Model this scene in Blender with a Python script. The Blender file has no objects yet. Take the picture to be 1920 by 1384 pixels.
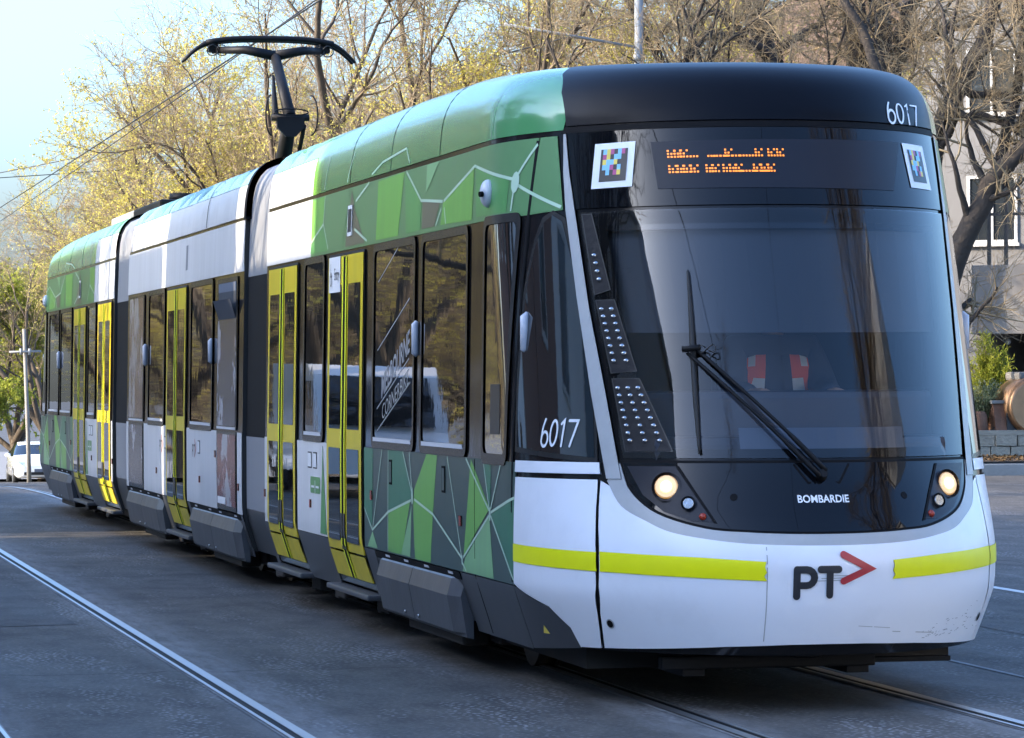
import bpy, bmesh, math, random
import numpy as np
from mathutils import Vector, Matrix
from mathutils.geometry import delaunay_2d_cdt

SC = bpy.context.scene
COL = SC.collection
R = math.radians
rng = np.random.default_rng(7)
random.seed(7)

# ------------------------------------------------------------------ camera
th, pi_, ro = R(11.98), R(.107), R(-.3335)
CAM = np.array([-5.567, -18.35, 1.746])
r0 = np.array([math.cos(th), -math.sin(th), 0])
FW = np.array([math.sin(th)*math.cos(pi_), math.cos(th)*math.cos(pi_), math.sin(pi_)])
u0 = np.cross(r0, FW)
RT = math.cos(ro)*r0 + math.sin(ro)*u0
UP = -math.sin(ro)*r0 + math.cos(ro)*u0
cam_d = bpy.data.cameras.new('camera'); cam = bpy.data.objects.new('camera', cam_d); COL.objects.link(cam)
cam_d.sensor_fit = 'HORIZONTAL'; cam_d.sensor_width = 36; cam_d.lens = 7000/1920*36
cam_d.clip_start = .5; cam_d.clip_end = 3000
M = Matrix.Identity(4)
for i in range(3):
    M[i][0], M[i][1], M[i][2], M[i][3] = RT[i], UP[i], -FW[i], CAM[i]
cam.matrix_world = M
SC.camera = cam
# ------------------------------------------------------------------ sky, sun, exposure
SUN_EL, SUN_AZ = R(23), R(88)          # low sun from the street's other side, slightly ahead of the camera
sdir = Vector((-math.cos(SUN_EL)*math.sin(SUN_AZ), math.cos(SUN_EL)*math.cos(SUN_AZ), math.sin(SUN_EL)))
W = bpy.data.worlds.new('World'); SC.world = W; W.use_nodes = True
nt = W.node_tree
sky = nt.nodes.new('ShaderNodeTexSky'); sky.sky_type = 'NISHITA'; sky.sun_disc = False
sky.sun_elevation = SUN_EL; sky.sun_rotation = -SUN_AZ   # rotation is clockwise from +Y
sky.air_density = 1.0; sky.dust_density = 3.9; sky.ozone_density = 6.5
nt.nodes['Background'].inputs['Strength'].default_value = .15
nt.links.new(sky.outputs[0], nt.nodes['Background'].inputs['Color'])
sl = bpy.data.lights.new('sun', 'SUN'); sl.energy = 2.0; sl.angle = R(.5); sl.color = (1.0, .83, .62)
so = bpy.data.objects.new('sun', sl); COL.objects.link(so)
so.rotation_euler = sdir.to_track_quat('Z', 'Y').to_euler()
SC.view_settings.view_transform = 'Standard'; SC.view_settings.look = 'None'
SC.view_settings.gamma = 1; SC.view_settings.use_curve_mapping = False
SC.view_settings.exposure = 2.45
SC.render.engine = 'CYCLES'
SC.cycles.use_denoising = True
SC.cycles.max_bounces = 6; SC.cycles.diffuse_bounces = 3; SC.cycles.glossy_bounces = 4
SC.cycles.transparent_max_bounces = 12; SC.cycles.transmission_bounces = 6
SC.cycles.caustics_reflective = False; SC.cycles.caustics_refractive = False

# ------------------------------------------------------------------ materials
MATS = {}
def mat(name, col, rough=.5, metal=0., ior=1.5, coat=0., var=.0, vscale=3., stretch=(1, 1, 1), bump=0., bscale=20., col2=None, emit=None, estr=0., trans=0., thr=None, spec=None):
    """Principled material; var/col2 mix a second colour in with object-space noise; bump adds fine relief."""
    m = bpy.data.materials.new(name); m.use_nodes = True
    n = m.node_tree.nodes; L = m.node_tree.links; b = n['Principled BSDF']
    b.inputs['Base Color'].default_value = (*col, 1); b.inputs['Roughness'].default_value = rough
    b.inputs['Metallic'].default_value = metal; b.inputs['IOR'].default_value = ior
    b.inputs['Coat Weight'].default_value = coat; b.inputs['Coat Roughness'].default_value = .04
    if spec is not None: b.inputs['Specular IOR Level'].default_value = spec
    if emit: b.inputs['Emission Color'].default_value = (*emit, 1); b.inputs['Emission Strength'].default_value = estr
    if trans: b.inputs['Transmission Weight'].default_value = trans
    if var or bump:
        tc = n.new('ShaderNodeTexCoord'); mp = n.new('ShaderNodeMapping'); mp.inputs['Scale'].default_value = stretch
        L.new(tc.outputs['Object'], mp.inputs['Vector'])
    if var:
        nz = n.new('ShaderNodeTexNoise'); nz.inputs['Scale'].default_value = vscale; nz.inputs['Detail'].default_value = 8; nz.inputs['Roughness'].default_value = .65
        L.new(mp.outputs[0], nz.inputs['Vector'])
        rp = n.new('ShaderNodeValToRGB'); t = thr or (.35, .7)
        rp.color_ramp.elements[0].position = t[0]; rp.color_ramp.elements[1].position = t[1]
        rp.color_ramp.elements[0].color = (0, 0, 0, 1); rp.color_ramp.elements[1].color = (var, var, var, 1)
        L.new(nz.outputs['Fac'], rp.inputs['Fac'])
        mx = n.new('ShaderNodeMix'); mx.data_type = 'RGBA'
        mx.inputs['A'].default_value = (*col, 1); mx.inputs['B'].default_value = (*(col2 or tuple(c*.45 for c in col)), 1)
        L.new(rp.outputs['Color'], mx.inputs['Factor']); L.new(mx.outputs['Result'], b.inputs['Base Color'])
    if bump:
        nb = n.new('ShaderNodeTexNoise'); nb.inputs['Scale'].default_value = bscale; nb.inputs['Detail'].default_value = 5
        L.new(mp.outputs[0], nb.inputs['Vector'])
        bp = n.new('ShaderNodeBump'); bp.inputs['Strength'].default_value = 1; bp.inputs['Distance'].default_value = bump
        L.new(nb.outputs['Fac'], bp.inputs['Height']); L.new(bp.outputs[0], b.inputs['Normal'])
    MATS[name] = m
    return m

ST = (1.2, 1.2, .12)      # vertical streaks
mat('white_paint', (.72, .73, .74), .3, spec=.2, var=.28, vscale=5, stretch=ST, col2=(.42, .42, .40), bump=.0012, bscale=1.5)
mat('bumper_white', (.84, .86, .90), .28, spec=.5, var=.22, vscale=2.5, col2=(.52, .53, .53), thr=(.5, .8), bump=.001, bscale=2)
mat('pale_grey', (.42, .43, .43), .35, var=.3, vscale=6, col2=(.26, .26, .25), bump=.0006, bscale=3)
mat('skirt_grey', (.055, .06, .068), .34, spec=.3, var=.55, vscale=3.0, col2=(.085, .085, .085), bump=.003, bscale=2.2)
mat('cover_grey', (.085, .09, .098), .36, spec=.35, var=.6, vscale=3.5, col2=(.055, .055, .058), bump=.006, bscale=3.5)
mat('end_grey', (.25, .265, .29), .45, spec=.2, var=.3, vscale=4, stretch=ST, col2=(.22, .23, .25))
mat('charcoal', (.022, .023, .024), .32, var=.4, vscale=3, col2=(.05, .05, .05))
mat('gloss_black', (.010, .010, .011), .10, spec=.25, bump=.003, bscale=1.1)
mat('roof_black', (.004, .005, .008), .34, spec=.10, bump=.001, bscale=1.5)
mat('fascia_black', (.004, .0045, .006), .03, spec=.30, bump=.0012, bscale=1.3)
mat('rubber', (.012, .012, .012), .6)
mat('window_glass', (.010, .010, .010), .012, bump=.0006, bscale=1.6, spec=.38)
mat('corner_glass', (.008, .009, .010), .01, bump=.0025, bscale=1.3, spec=1.0, coat=1.)
mat('window_frame', (.02, .02, .02), .26, spec=.3, var=.3, vscale=5, col2=(.06, .055, .05))
mat('sill_white', (.62, .64, .68), .35)
mat('door_yellow', (.72, .56, .02), .3, spec=.18, var=.3, vscale=4, stretch=ST, col2=(.36, .34, .05))
mat('door_lower_yellow', (.68, .54, .035), .38, spec=.18, var=.5, vscale=5, col2=(.33, .31, .06))
mat('lime_strip', (.86, .93, .02), .45)
mat('reflective_yellow', (.90, .90, .004), .35, var=.35, vscale=7, col2=(.78, .76, .01), bump=.0006, bscale=20)
mat('roof_green', (.075, .29, .105), .16, spec=.6, coat=.3, var=.3, vscale=3, stretch=ST, col2=(.08, .25, .11), bump=.003, bscale=1.2)
mat('lime_green', (.15, .42, .045), .2, coat=.5)
mat('teal_roof', (.20, .40, .38), .2, coat=.5, bump=.003, bscale=1.2)
G = dict(var=.35, vscale=5, stretch=ST, bump=.0012, bscale=1.5)
mat('slate_green', (.045, .085, .075), .28, spec=.22, col2=(.055, .085, .08), **G)
mat('teal_green', (.045, .20, .11), .28, spec=.22, col2=(.045, .14, .10), **G)
mat('mid_green', (.11, .33, .095), .28, spec=.22, col2=(.08, .21, .10), **G)
mat('bright_green', (.17, .44, .08), .28, spec=.22, col2=(.12, .29, .09), **G)
mat('pale_green', (.24, .48, .21), .28, spec=.22, col2=(.18, .33, .20), **G)
mat('sage_green', (.12, .27, .11), .28, spec=.22, col2=(.13, .21, .12), **G)
mat('brown_print', (.15, .15, .10), .28, spec=.22, col2=(.13, .12, .08), **G)
mat('frosted_print', (.34, .35, .37), .4); mat('line_print', (.48, .66, .50), .3)
mat('white_print', (.80, .82, .84), .4)
mat('black_print', (.02, .022, .028), .4)
mat('red_print', (.46, .035, .045), .35)
mat('cyan_print', (.22, .55, .80), .4); mat('yellow_print', (.78, .62, .10), .4); mat('magenta_print', (.42, .06, .22), .4)
mat('reflector_red', (.35, .04, .02), .2)
mat('steel', (.45, .46, .48), .28, metal=1., var=.4, vscale=8, col2=(.28, .27, .26))
mat('rail_steel', (.50, .51, .52), .38, metal=1., var=.4, vscale=3, col2=(.40, .39, .38))
mat('dark_metal', (.008, .008, .009), .55, spec=.2, bump=.001)
mat('underframe', (.016, .015, .014), .75, var=.5, col2=(.05, .04, .03))
mat('wheel_steel', (.10, .085, .07), .5, metal=.6)
mat('seam', (.006, .006, .007), .6, spec=.1); mat('tar', (.016, .015, .014), .85, spec=.06)
mat('pod_white', (.55, .57, .62), .3, coat=.3)
mat('lamp_on', (1, .8, .45), .3, emit=(1., .48, .12), estr=.075)
mat('lamp_core', (1, .9, .7), .3, emit=(1., .70, .32), estr=.40)
mat('led', (.9, .3, .03), .4, emit=(1., .24, .018), estr=.24)
mat('led_panel', (.018, .02, .028), .35, spec=.2)
mat('chrome', (.42, .43, .44), .18, metal=1., bump=.004, bscale=30)
mat('dot_panel', (.022, .022, .024), .4, spec=.15, bump=.004, bscale=25)
mat('interior', (.035, .04, .05), .7)
mat('dash', (.025, .03, .045), .55)
mat('blind', (.05, .06, .075), .8)
mat('paper', (.12, .14, .18), .7)
mat('vest_orange', (.85, .13, .05), .7); mat('vest_silver', (.62, .63, .62), .5); mat('shirt', (.05, .06, .09), .8)
mat('skin', (.45, .27, .19), .55); mat('hair', (.03, .022, .018), .6)
mat('poster', (.34, .33, .33), .2, spec=.25, var=1., vscale=1.1, stretch=(1, 1, .5), col2=(.16, .09, .07), thr=(.45, .56))
mat('poster_red', (.22, .06, .05), .2, spec=.25, var=1., vscale=2.2, col2=(.42, .41, .42), thr=(.5, .55))
mat('poster_dark', (.07, .07, .09), .2, spec=.25, var=1., vscale=2., col2=(.4, .4, .43), thr=(.55, .6))
mat('car_white', (.80, .80, .79), .15, coat=1.); mat('car_glass', (.01, .012, .014), .02, spec=.8); mat('tyre', (.015, .015, .015), .8)
mat('car_light', (.55, .57, .6), .1, coat=1.)

def asphalt(name, base, light, grit=.5, bands=()):
    m = bpy.data.materials.new(name); m.use_nodes = True; n = m.node_tree.nodes; L = m.node_tree.links; b = n['Principled BSDF']
    tc = n.new('ShaderNodeTexCoord')
    def noise(s, d=6, r=.6, st=(1, 1, 1)):
        mp = n.new('ShaderNodeMapping'); mp.inputs['Scale'].default_value = st; L.new(tc.outputs['Object'], mp.inputs['Vector'])
        z = n.new('ShaderNodeTexNoise'); z.inputs['Scale'].default_value = s; z.inputs['Detail'].default_value = d; z.inputs['Roughness'].default_value = r
        L.new(mp.outputs[0], z.inputs['Vector']); return z.outputs['Fac']
    def ramp(f, a, c, v0=0., v1=1.):
        r = n.new('ShaderNodeMapRange'); r.inputs['From Min'].default_value = a; r.inputs['From Max'].default_value = c
        r.inputs['To Min'].default_value = v0; r.inputs['To Max'].default_value = v1; L.new(f, r.inputs['Value']); return r.outputs[0]
    def mix(fac, A, B):
        x = n.new('ShaderNodeMix'); x.data_type = 'RGBA'
        (L.new(fac, x.inputs['Factor']))
        for s, v in (('A', A), ('B', B)):
            if isinstance(v, tuple): x.inputs[s].default_value = (*v, 1)
            else: L.new(v, x.inputs[s])
        return x.outputs['Result']
    def mul(a, c):
        x = n.new('ShaderNodeMath'); x.operation = 'MULTIPLY'; L.new(a, x.inputs[0])
        if isinstance(c, float): x.inputs[1].default_value = c
        else: L.new(c, x.inputs[1])
        return x.outputs[0]
    big = ramp(noise(.45, 4, .6, (1.3, .5, 1)), .3, .7)
    c = mix(big, base, tuple(v*1.45 for v in base))
    fine = ramp(noise(30, 4, .75), .38, .68)
    c = mix(mul(fine, .8), c, tuple(v*2.3 for v in base))
    mid_ = ramp(noise(7, 5, .7), .32, .70); c = mix(mul(mid_, .55), c, tuple(v*2.0 for v in base))
    m2 = ramp(noise(2.2, 5, .7, (1.3, .7, 1)), .42, .62); c = mix(mul(m2, .6), c, tuple(v*.55 for v in base))
    # stones polished pale, in patches
    vor = n.new('ShaderNodeTexVoronoi'); vor.voronoi_dimensions = '2D'; vor.inputs['Scale'].default_value = 19; L.new(tc.outputs['Object'], vor.inputs['Vector'])
    stone = ramp(vor.outputs['Distance'], .26, .12)
    patch = ramp(noise(.9, 6, .7, (1.6, .38, 1)), .50, .68, .10, 1.0)
    c = mix(mul(mul(stone, patch), grit), c, light)
    lane = ramp(noise(.8, 5, .65, (3.0, .16, 1)), .60, .74)
    c = mix(mul(mul(lane, fine), .35), c, light)
    tar = ramp(noise(.7, 3, .5, (2.2, .25, 1)), .64, .70)
    c = mix(mul(tar, .45), c, tuple(v*.5 for v in base))
    if bands:      # dust ground off beside the rails
        sx_ = n.new('ShaderNodeSeparateXYZ'); L.new(tc.outputs['Object'], sx_.inputs[0]); ns = ramp(noise(5, 6, .7, (2.2, .35, 1)), .3, .72)
        for xc in bands:
            sb = n.new('ShaderNodeMath'); sb.operation = 'SUBTRACT'; L.new(sx_.outputs['X'], sb.inputs[0]); sb.inputs[1].default_value = xc
            ab = n.new('ShaderNodeMath'); ab.operation = 'ABSOLUTE'; L.new(sb.outputs[0], ab.inputs[0])
            c = mix(mul(mul(ramp(ab.outputs[0], .34, .08), ns), .75), c, (.24, .24, .24))
    L.new(c, b.inputs['Base Color'])
    L.new(ramp(big, 0, 1, .60, .80), b.inputs['Roughness']); b.inputs['Specular IOR Level'].default_value = .28
    bp = n.new('ShaderNodeBump'); bp.inputs['Distance'].default_value = .006; bp.inputs['Strength'].default_value = .8
    L.new(noise(60, 3, .7), bp.inputs['Height']); L.new(bp.outputs[0], b.inputs['Normal'])
    MATS[name] = m
asphalt('asphalt', (.052, .047, .041), (.42, .42, .42), 1.0, (-2.72, -4.32, -.78, .70))
asphalt('asphalt_patch', (.042, .039, .036), (.3, .3, .3), .5)
asphalt('rail_bed', (.15, .148, .145), (.36, .36, .36), .8)
mat('line_white', (.62, .62, .60), .6, var=.8, vscale=14, col2=(.12, .12, .12), thr=(.5, .75))
mat('concrete', (.27, .26, .24), .8, var=.6, vscale=3, col2=(.17, .165, .15), bump=.004, bscale=25)
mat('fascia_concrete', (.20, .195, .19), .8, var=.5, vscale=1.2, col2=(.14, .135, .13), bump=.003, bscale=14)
mat('footpath', (.20, .19, .18), .85, var=.6, vscale=2, col2=(.12, .11, .10), bump=.004, bscale=20)
mat('bluestone', (.42, .36, .27), .85, var=.7, vscale=4, col2=(.18, .16, .13), bump=.02, bscale=9)
mat('litter', (.20, .12, .06), .9, var=1., vscale=9, col2=(.05, .035, .02), bump=.03, bscale=14)
mat('cream_render', (.62, .50, .28), .85, var=.3, vscale=1.5, col2=(.5, .40, .24))
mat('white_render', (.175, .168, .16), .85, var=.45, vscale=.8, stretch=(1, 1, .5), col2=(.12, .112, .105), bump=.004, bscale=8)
mat('roof_tile', (.16, .10, .075), .8, var=.5, vscale=4)
mat('pale_render', (.72, .70, .66), .85, var=.3, vscale=1., col2=(.5, .48, .45))
mat('house_brick', (.22, .12, .085), .85, var=.6, vscale=3, col2=(.14, .08, .06))
mat('house_glass', (.02, .025, .03), .03, spec=.7)
mat('frame_paint', (.5, .48, .44), .6); mat('post_dark', (.03, .032, .034), .5)
mat('rust', (.22, .10, .055), .75, var=.8, vscale=6, col2=(.10, .055, .035), bump=.004, bscale=15)
mat('bronze', (.42, .25, .14), .35, metal=.8, var=.5, vscale=4, col2=(.22, .14, .09))
mat('sign_orange', (.75, .14, .03), .5)
mat('louvre', (.13, .125, .12), .6)
mat('pole_concrete', (.24, .22, .19), .8, var=.4, vscale=5); mat('pole_steel', (.30, .31, .31), .6, var=.4, vscale=5)
mat('wire', (.01, .01, .01), .6)
mat('bark', (.105, .078, .052), .9, var=.8, vscale=5, stretch=(1, 1, .3), col2=(.045, .034, .025), bump=.03, bscale=9)
mat('twig', (.29, .22, .125), .85, var=.5, vscale=2, col2=(.15, .105, .06))
mat('dark_bark', (.050, .039, .030), .9, var=.7, vscale=5, col2=(.028, .022, .018), bump=.03, bscale=9)

def leaf_mat(name, c1, c2, tr=.45):
    m = bpy.data.materials.new(name); m.use_nodes = True; n = m.node_tree.nodes; L = m.node_tree.links
    n.remove(n['Principled BSDF']); out = n['Material Output']
    geo = n.new('ShaderNodeNewGeometry'); tc = n.new('ShaderNodeTexCoord'); nz = n.new('ShaderNodeTexNoise'); nz.inputs['Scale'].default_value = 1.1
    L.new(tc.outputs['Object'], nz.inputs['Vector'])
    add = n.new('ShaderNodeMath'); add.operation = 'ADD'; L.new(geo.outputs['Random Per Island'], add.inputs[0]); L.new(nz.outputs['Fac'], add.inputs[1])
    mr = n.new('ShaderNodeMapRange'); mr.inputs['From Min'].default_value = .4; mr.inputs['From Max'].default_value = 1.4; L.new(add.outputs[0], mr.inputs['Value'])
    mx = n.new('ShaderNodeMix'); mx.data_type = 'RGBA'; mx.inputs['A'].default_value = (*c1, 1); mx.inputs['B'].default_value = (*c2, 1); L.new(mr.outputs[0], mx.inputs['Factor'])
    d = n.new('ShaderNodeBsdfDiffuse'); t = n.new('ShaderNodeBsdfTranslucent'); ms = n.new('ShaderNodeMixShader'); ms.inputs[0].default_value = tr
    L.new(mx.outputs['Result'], d.inputs[0]); L.new(mx.outputs['Result'], t.inputs[0])
    L.new(d.outputs[0], ms.inputs[1]); L.new(t.outputs[0], ms.inputs[2]); L.new(ms.outputs[0], out.inputs[0])
    MATS[name] = m
leaf_mat('leaf_spring', (.50, .43, .08), (.70, .61, .18))
leaf_mat('leaf_green', (.20, .25, .04), (.46, .46, .08))
leaf_mat('leaf_shrub', (.05, .10, .02), (.16, .22, .05))
leaf_mat('leaf_grey', (.14, .18, .09), (.30, .33, .20))

def glass_mat(name, tint, ior):
    m = bpy.data.materials.new(name); m.use_nodes = True; n = m.node_tree.nodes; L = m.node_tree.links
    n.remove(n['Principled BSDF']); out = n['Material Output']
    tr = n.new('ShaderNodeBsdfTransparent'); tr.inputs[0].default_value = (*tint, 1)
    gl = n.new('ShaderNodeBsdfGlossy'); gl.inputs['Roughness'].default_value = .006; gl.inputs[0].default_value = (1, 1, 1, 1)
    fr = n.new('ShaderNodeFresnel'); fr.inputs['IOR'].default_value = ior
    tc = n.new('ShaderNodeTexCoord'); nz = n.new('ShaderNodeTexNoise'); nz.inputs['Scale'].default_value = 1.6; L.new(tc.outputs['Object'], nz.inputs['Vector'])
    bp = n.new('ShaderNodeBump'); bp.inputs['Distance'].default_value = .0012; L.new(nz.outputs['Fac'], bp.inputs['Height']); L.new(bp.outputs[0], gl.inputs['Normal'])
    ms = n.new('ShaderNodeMixShader'); L.new(fr.outputs[0], ms.inputs[0]); L.new(tr.outputs[0], ms.inputs[1]); L.new(gl.outputs[0], ms.inputs[2]); L.new(ms.outputs[0], out.inputs[0])
    MATS[name] = m
glass_mat('windscreen_glass', (.82, .84, .87), 1.50)
glass_mat('lamp_glass', (.55, .56, .58), 1.5)

# ------------------------------------------------------------------ object helpers
def tag(o, label=None, cat=None, group=None, kind=None):
    if label: o['label'] = label
    if cat: o['category'] = cat
    if group: o['group'] = group
    if kind: o['kind'] = kind
    return o
def empty(name, loc=(0, 0, 0), rz=0., label=None, cat=None, group=None):
    o = bpy.data.objects.new(name, None); COL.objects.link(o); o.location = loc; o.rotation_euler.z = rz
    return tag(o, label, cat, group)
def link(name, me, parent=None):
    o = bpy.data.objects.new(name, me); COL.objects.link(o)
    if parent is not None: o.parent = parent
    return o
def mesh_np(name, V, polys, mats, mi=None, smooth=False, normals=None):
    me = bpy.data.meshes.new(name)
    me.from_pydata([tuple(v) for v in V], [], [tuple(int(i) for i in p) for p in polys])
    for m in (mats if isinstance(mats, (list, tuple)) else [mats]): me.materials.append(MATS[m])
    if mi is not None: me.polygons.foreach_set('material_index', np.asarray(mi, np.int32))
    if smooth is True: me.polygons.foreach_set('use_smooth', np.ones(len(polys), bool))
    elif smooth is not False: me.polygons.foreach_set('use_smooth', np.asarray(smooth, bool))
    me.update()
    if normals is not None: me.normals_split_custom_set_from_vertices([tuple(v) for v in normals])
    return me
def add(name, V, polys, mats, parent=None, **k):
    return link(name, mesh_np(name, V, polys, mats, **k), parent)
def mesh_fast(name, V, F, mats):
    """big quad/tri meshes from numpy arrays (F: n x k)."""
    me = bpy.data.meshes.new(name); F = np.asarray(F, np.int32); n, k = F.shape
    me.vertices.add(len(V)); me.vertices.foreach_set('co', np.asarray(V, np.float32).ravel())
    me.loops.add(n*k); me.loops.foreach_set('vertex_index', F.ravel())
    me.polygons.add(n); me.polygons.foreach_set('loop_start', np.arange(0, n*k, k, dtype=np.int32))
    me.polygons.foreach_set('use_smooth', np.ones(n, bool))
    for m in (mats if isinstance(mats, (list, tuple)) else [mats]): me.materials.append(MATS[m])
    me.update(calc_edges=True); return me

class MB:
    def __init__(s): s.V = []; s.F = []; s.S = []
    def addv(s, vs, fs, smooth=False):
        o = len(s.V); s.V += [tuple(v) for v in vs]; s.F += [[i+o for i in f] for f in fs]; s.S += [smooth]*len(fs)
    def box(s, x0, x1, y0_, y1, z0, z1, bev=0.):
        if bev <= 0:
            s.addv([(x, y, z) for z in (z0, z1) for y in (y0_, y1) for x in (x0, x1)], [(0, 2, 3, 1), (4, 5, 7, 6), (0, 1, 5, 4), (2, 6, 7, 3), (0, 4, 6, 2), (1, 3, 7, 5)])
        else:
            bm = bmesh.new(); bmesh.ops.create_cube(bm, size=1)
            for v in bm.verts: v.co = Vector(((x0+x1)/2+v.co.x*(x1-x0), (y0_+y1)/2+v.co.y*(y1-y0_), (z0+z1)/2+v.co.z*(z1-z0)))
            bmesh.ops.bevel(bm, geom=bm.edges[:], offset=bev, segments=2, affect='EDGES', profile=.6)
            bm.verts.index_update(); s.addv([v.co[:] for v in bm.verts], [[v.index for v in f.verts] for f in bm.faces]); bm.free()
        return s
    def tube(s, pts, rad, n=8, cap=True):
        pts = [Vector(tuple(float(q) for q in p)) for p in pts]; rad = [float(q) for q in (rad if isinstance(rad, (list, tuple)) else [rad]*len(pts))]
        o = len(s.V); ref = None
        for i, p in enumerate(pts):
            d = (pts[min(i+1, len(pts)-1)]-pts[max(i-1, 0)]).normalized()
            if ref is None: ref = d.orthogonal().normalized()
            ref = (ref-d*ref.dot(d)).normalized(); b = d.cross(ref)
            for k in range(n):
                a = 2*math.pi*k/n; s.V.append(tuple(p+rad[i]*(math.cos(a)*ref+math.sin(a)*b)))
        for i in range(len(pts)-1):
            for k in range(n):
                s.F.append([o+i*n+k, o+i*n+(k+1) % n, o+(i+1)*n+(k+1) % n, o+(i+1)*n+k]); s.S.append(True)
        if cap:
            s.F.append([o+k for k in range(n)][::-1]); s.S.append(False)
            s.F.append([o+(len(pts)-1)*n+k for k in range(n)]); s.S.append(False)
        return s
    def disc(s, c, axis, r0, r1, h, n=24):
        """short cylinder/frustum"""
        c = Vector(tuple(float(q) for q in c)); a = Vector(tuple(float(q) for q in axis)).normalized(); s.tube([c, c+a*h], [r0, r1], n); return s
    def ball(s, c, r, nu=14, nv=9, sx=1, sy=1, sz=1):
        vs = []; fs = []
        for j in range(nv+1):
            t = math.pi*j/nv
            for i in range(nu):
                p = 2*math.pi*i/nu; vs.append((c[0]+sx*r*math.sin(t)*math.cos(p), c[1]+sy*r*math.sin(t)*math.sin(p), c[2]+sz*r*math.cos(t)))
        for j in range(nv):
            for i in range(nu): fs.append((j*nu+i, (j+1)*nu+i, (j+1)*nu+(i+1) % nu, j*nu+(i+1) % nu))
        s.addv(vs, fs, True); return s
    def prism(s, poly, y0_, y1, axis='y'):
        """poly of (a,b) extruded along axis"""
        n = len(poly); f = {'y': lambda a, b, t: (a, t, b), 'x': lambda a, b, t: (t, a, b), 'z': lambda a, b, t: (a, b, t)}[axis]
        s.addv([f(a, b, y0_) for a, b in poly]+[f(a, b, y1) for a, b in poly],
               [list(range(n))[::-1], list(range(n, 2*n))]+[[i, (i+1) % n, n+(i+1) % n, n+i] for i in range(n)]); return s
    def build(s, name, m, parent=None): return add(name, s.V, s.F, m, parent, smooth=s.S)

# ------------------------------------------------------------------ tram surface
DN = 1.65
def smooth_tab(xs, ys, w):
    g = np.arange(xs[0]-.5, xs[-1]+.5, .005); v = np.interp(g, xs, ys)
    if w: 
        k = int(w/.005); v = np.convolve(np.pad(v, k, 'edge'), np.ones(2*k+1)/(2*k+1), 'valid')
    return g, v
_y0 = smooth_tab([.2, .35, .55, .8, .95, 1.16, 1.29, 2.0, 3.09, 3.3, 3.7], [.16, .09, .03, 0., .06, .17, .22, .46, .83, .90, 1.0], .07)
_hw = smooth_tab([.2, .35, .6, 1.25, 2.6, 3.07, 3.3, 3.7], [1.20, 1.245, 1.325, 1.325, 1.30, 1.28, 1.265, 1.25], .03)
def y0f(z): return np.interp(z, *_y0)
def hwf(z): return np.interp(z, *_hw)
_pv = [0, 3.18, 3.30, 3.40, 3.50, 3.60, 3.75, 4.0, 4.4, 4.7]
_pz = [0, 3.18, 3.298, 3.390, 3.466, 3.522, 3.562, 3.585, 3.598, 3.60]
_pi = [0, 0, .008, .035, .085, .155, .29, .54, .94, 1.2]
_gz = smooth_tab(_pv, _pz, .05); _gi = smooth_tab(_pv, _pi, .05)
def prof(v): return np.interp(v, *_gz), np.interp(v, *_gi)
def droop(P, v):        # the roof edge sinks towards the nose
    k = np.interp(P[..., 1], [.9, 1.6, 3.6, 5.5], [.62, .70, .95, 1.0])
    P[..., 2] = np.where(np.asarray(v) > 3.18, 3.18+(P[..., 2]-3.18)*k, P[..., 2]); return P
def S_phi(phi, v):
    z, ins = prof(v); h = hwf(z)-ins
    return droop(np.stack([-h*np.cos(phi), y0f(z)+ins+(DN-ins)*(1-np.sin(phi)), z+0*phi], -1), v)
def S_Y(Y, v):            # left side
    z, ins = prof(v); h = hwf(z)-ins; yy = y0f(z)+ins; dd = DN-ins
    s = np.clip(1-(Y-yy)/dd, 0, .99999)
    return droop(np.stack([-h*np.sqrt(1-s*s), Y, z], -1), v)
def S_X(X, v):            # front
    z, ins = prof(v); h = hwf(z)-ins; yy = y0f(z)+ins; dd = DN-ins
    q = np.clip(1-(X/h)**2, 1e-6, 1)
    return droop(np.stack([X+0*z, yy+dd*(1-np.sqrt(q)), z], -1), v)
def surf(mode, U, V):
    f = {'Y': S_Y, 'X': S_X, 'P': S_phi}[mode]; e = 2e-3
    P = f(U, V); N = np.cross(f(U+e, V)-f(U-e, V), f(U, V+e)-f(U, V-e))
    N /= np.linalg.norm(N, axis=-1, keepdims=True)+1e-12
    c = np.array([0, 3.5, 1.7]) if mode != 'Y' else None
    out = (P[..., 0] < 0)*2-1.0
    if mode == 'Y': sg = np.where(N[..., 0] < 0, 1., -1.)
    else: sg = np.where(N[..., 1] < 0, 1., -1.)
    return P, N*sg[..., None]
LREAR = 34.0
def tf(P, rear, side=1):
    P = np.array(P, float)
    if side < 0: P[..., 0] *= -1
    if rear: P[..., 0] *= -1; P[..., 1] = LREAR-P[..., 1]
    return P
def tfn(N, rear, side=1):
    N = np.array(N, float)
    if side < 0: N[..., 0] *= -1
    if rear: N[..., 0] *= -1; N[..., 1] *= -1
    return N
def dens(poly, d):
    out = []
    for i, a in enumerate(poly):
        b = poly[(i+1) % len(poly)]; n = max(1, int(math.ceil(math.hypot((b[0]-a[0])/d[0], (b[1]-a[1])/d[1]))))
        out += [(a[0]+(b[0]-a[0])*k/n, a[1]+(b[1]-a[1])*k/n) for k in range(n)]
    return out
def pip(P, poly):
    x, y = P[:, 0], P[:, 1]; r = np.zeros(len(P), bool); q = np.array(poly); j = len(q)-1
    for i in range(len(q)):
        c = ((q[i, 1] > y) != (q[j, 1] > y))
        with np.errstate(divide='ignore', invalid='ignore'):
            r ^= c & (x < (q[j, 0]-q[i, 0])*(y-q[i, 1])/(q[j, 1]-q[i, 1]+1e-30)+q[i, 0])
        j = i
    return r
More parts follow.
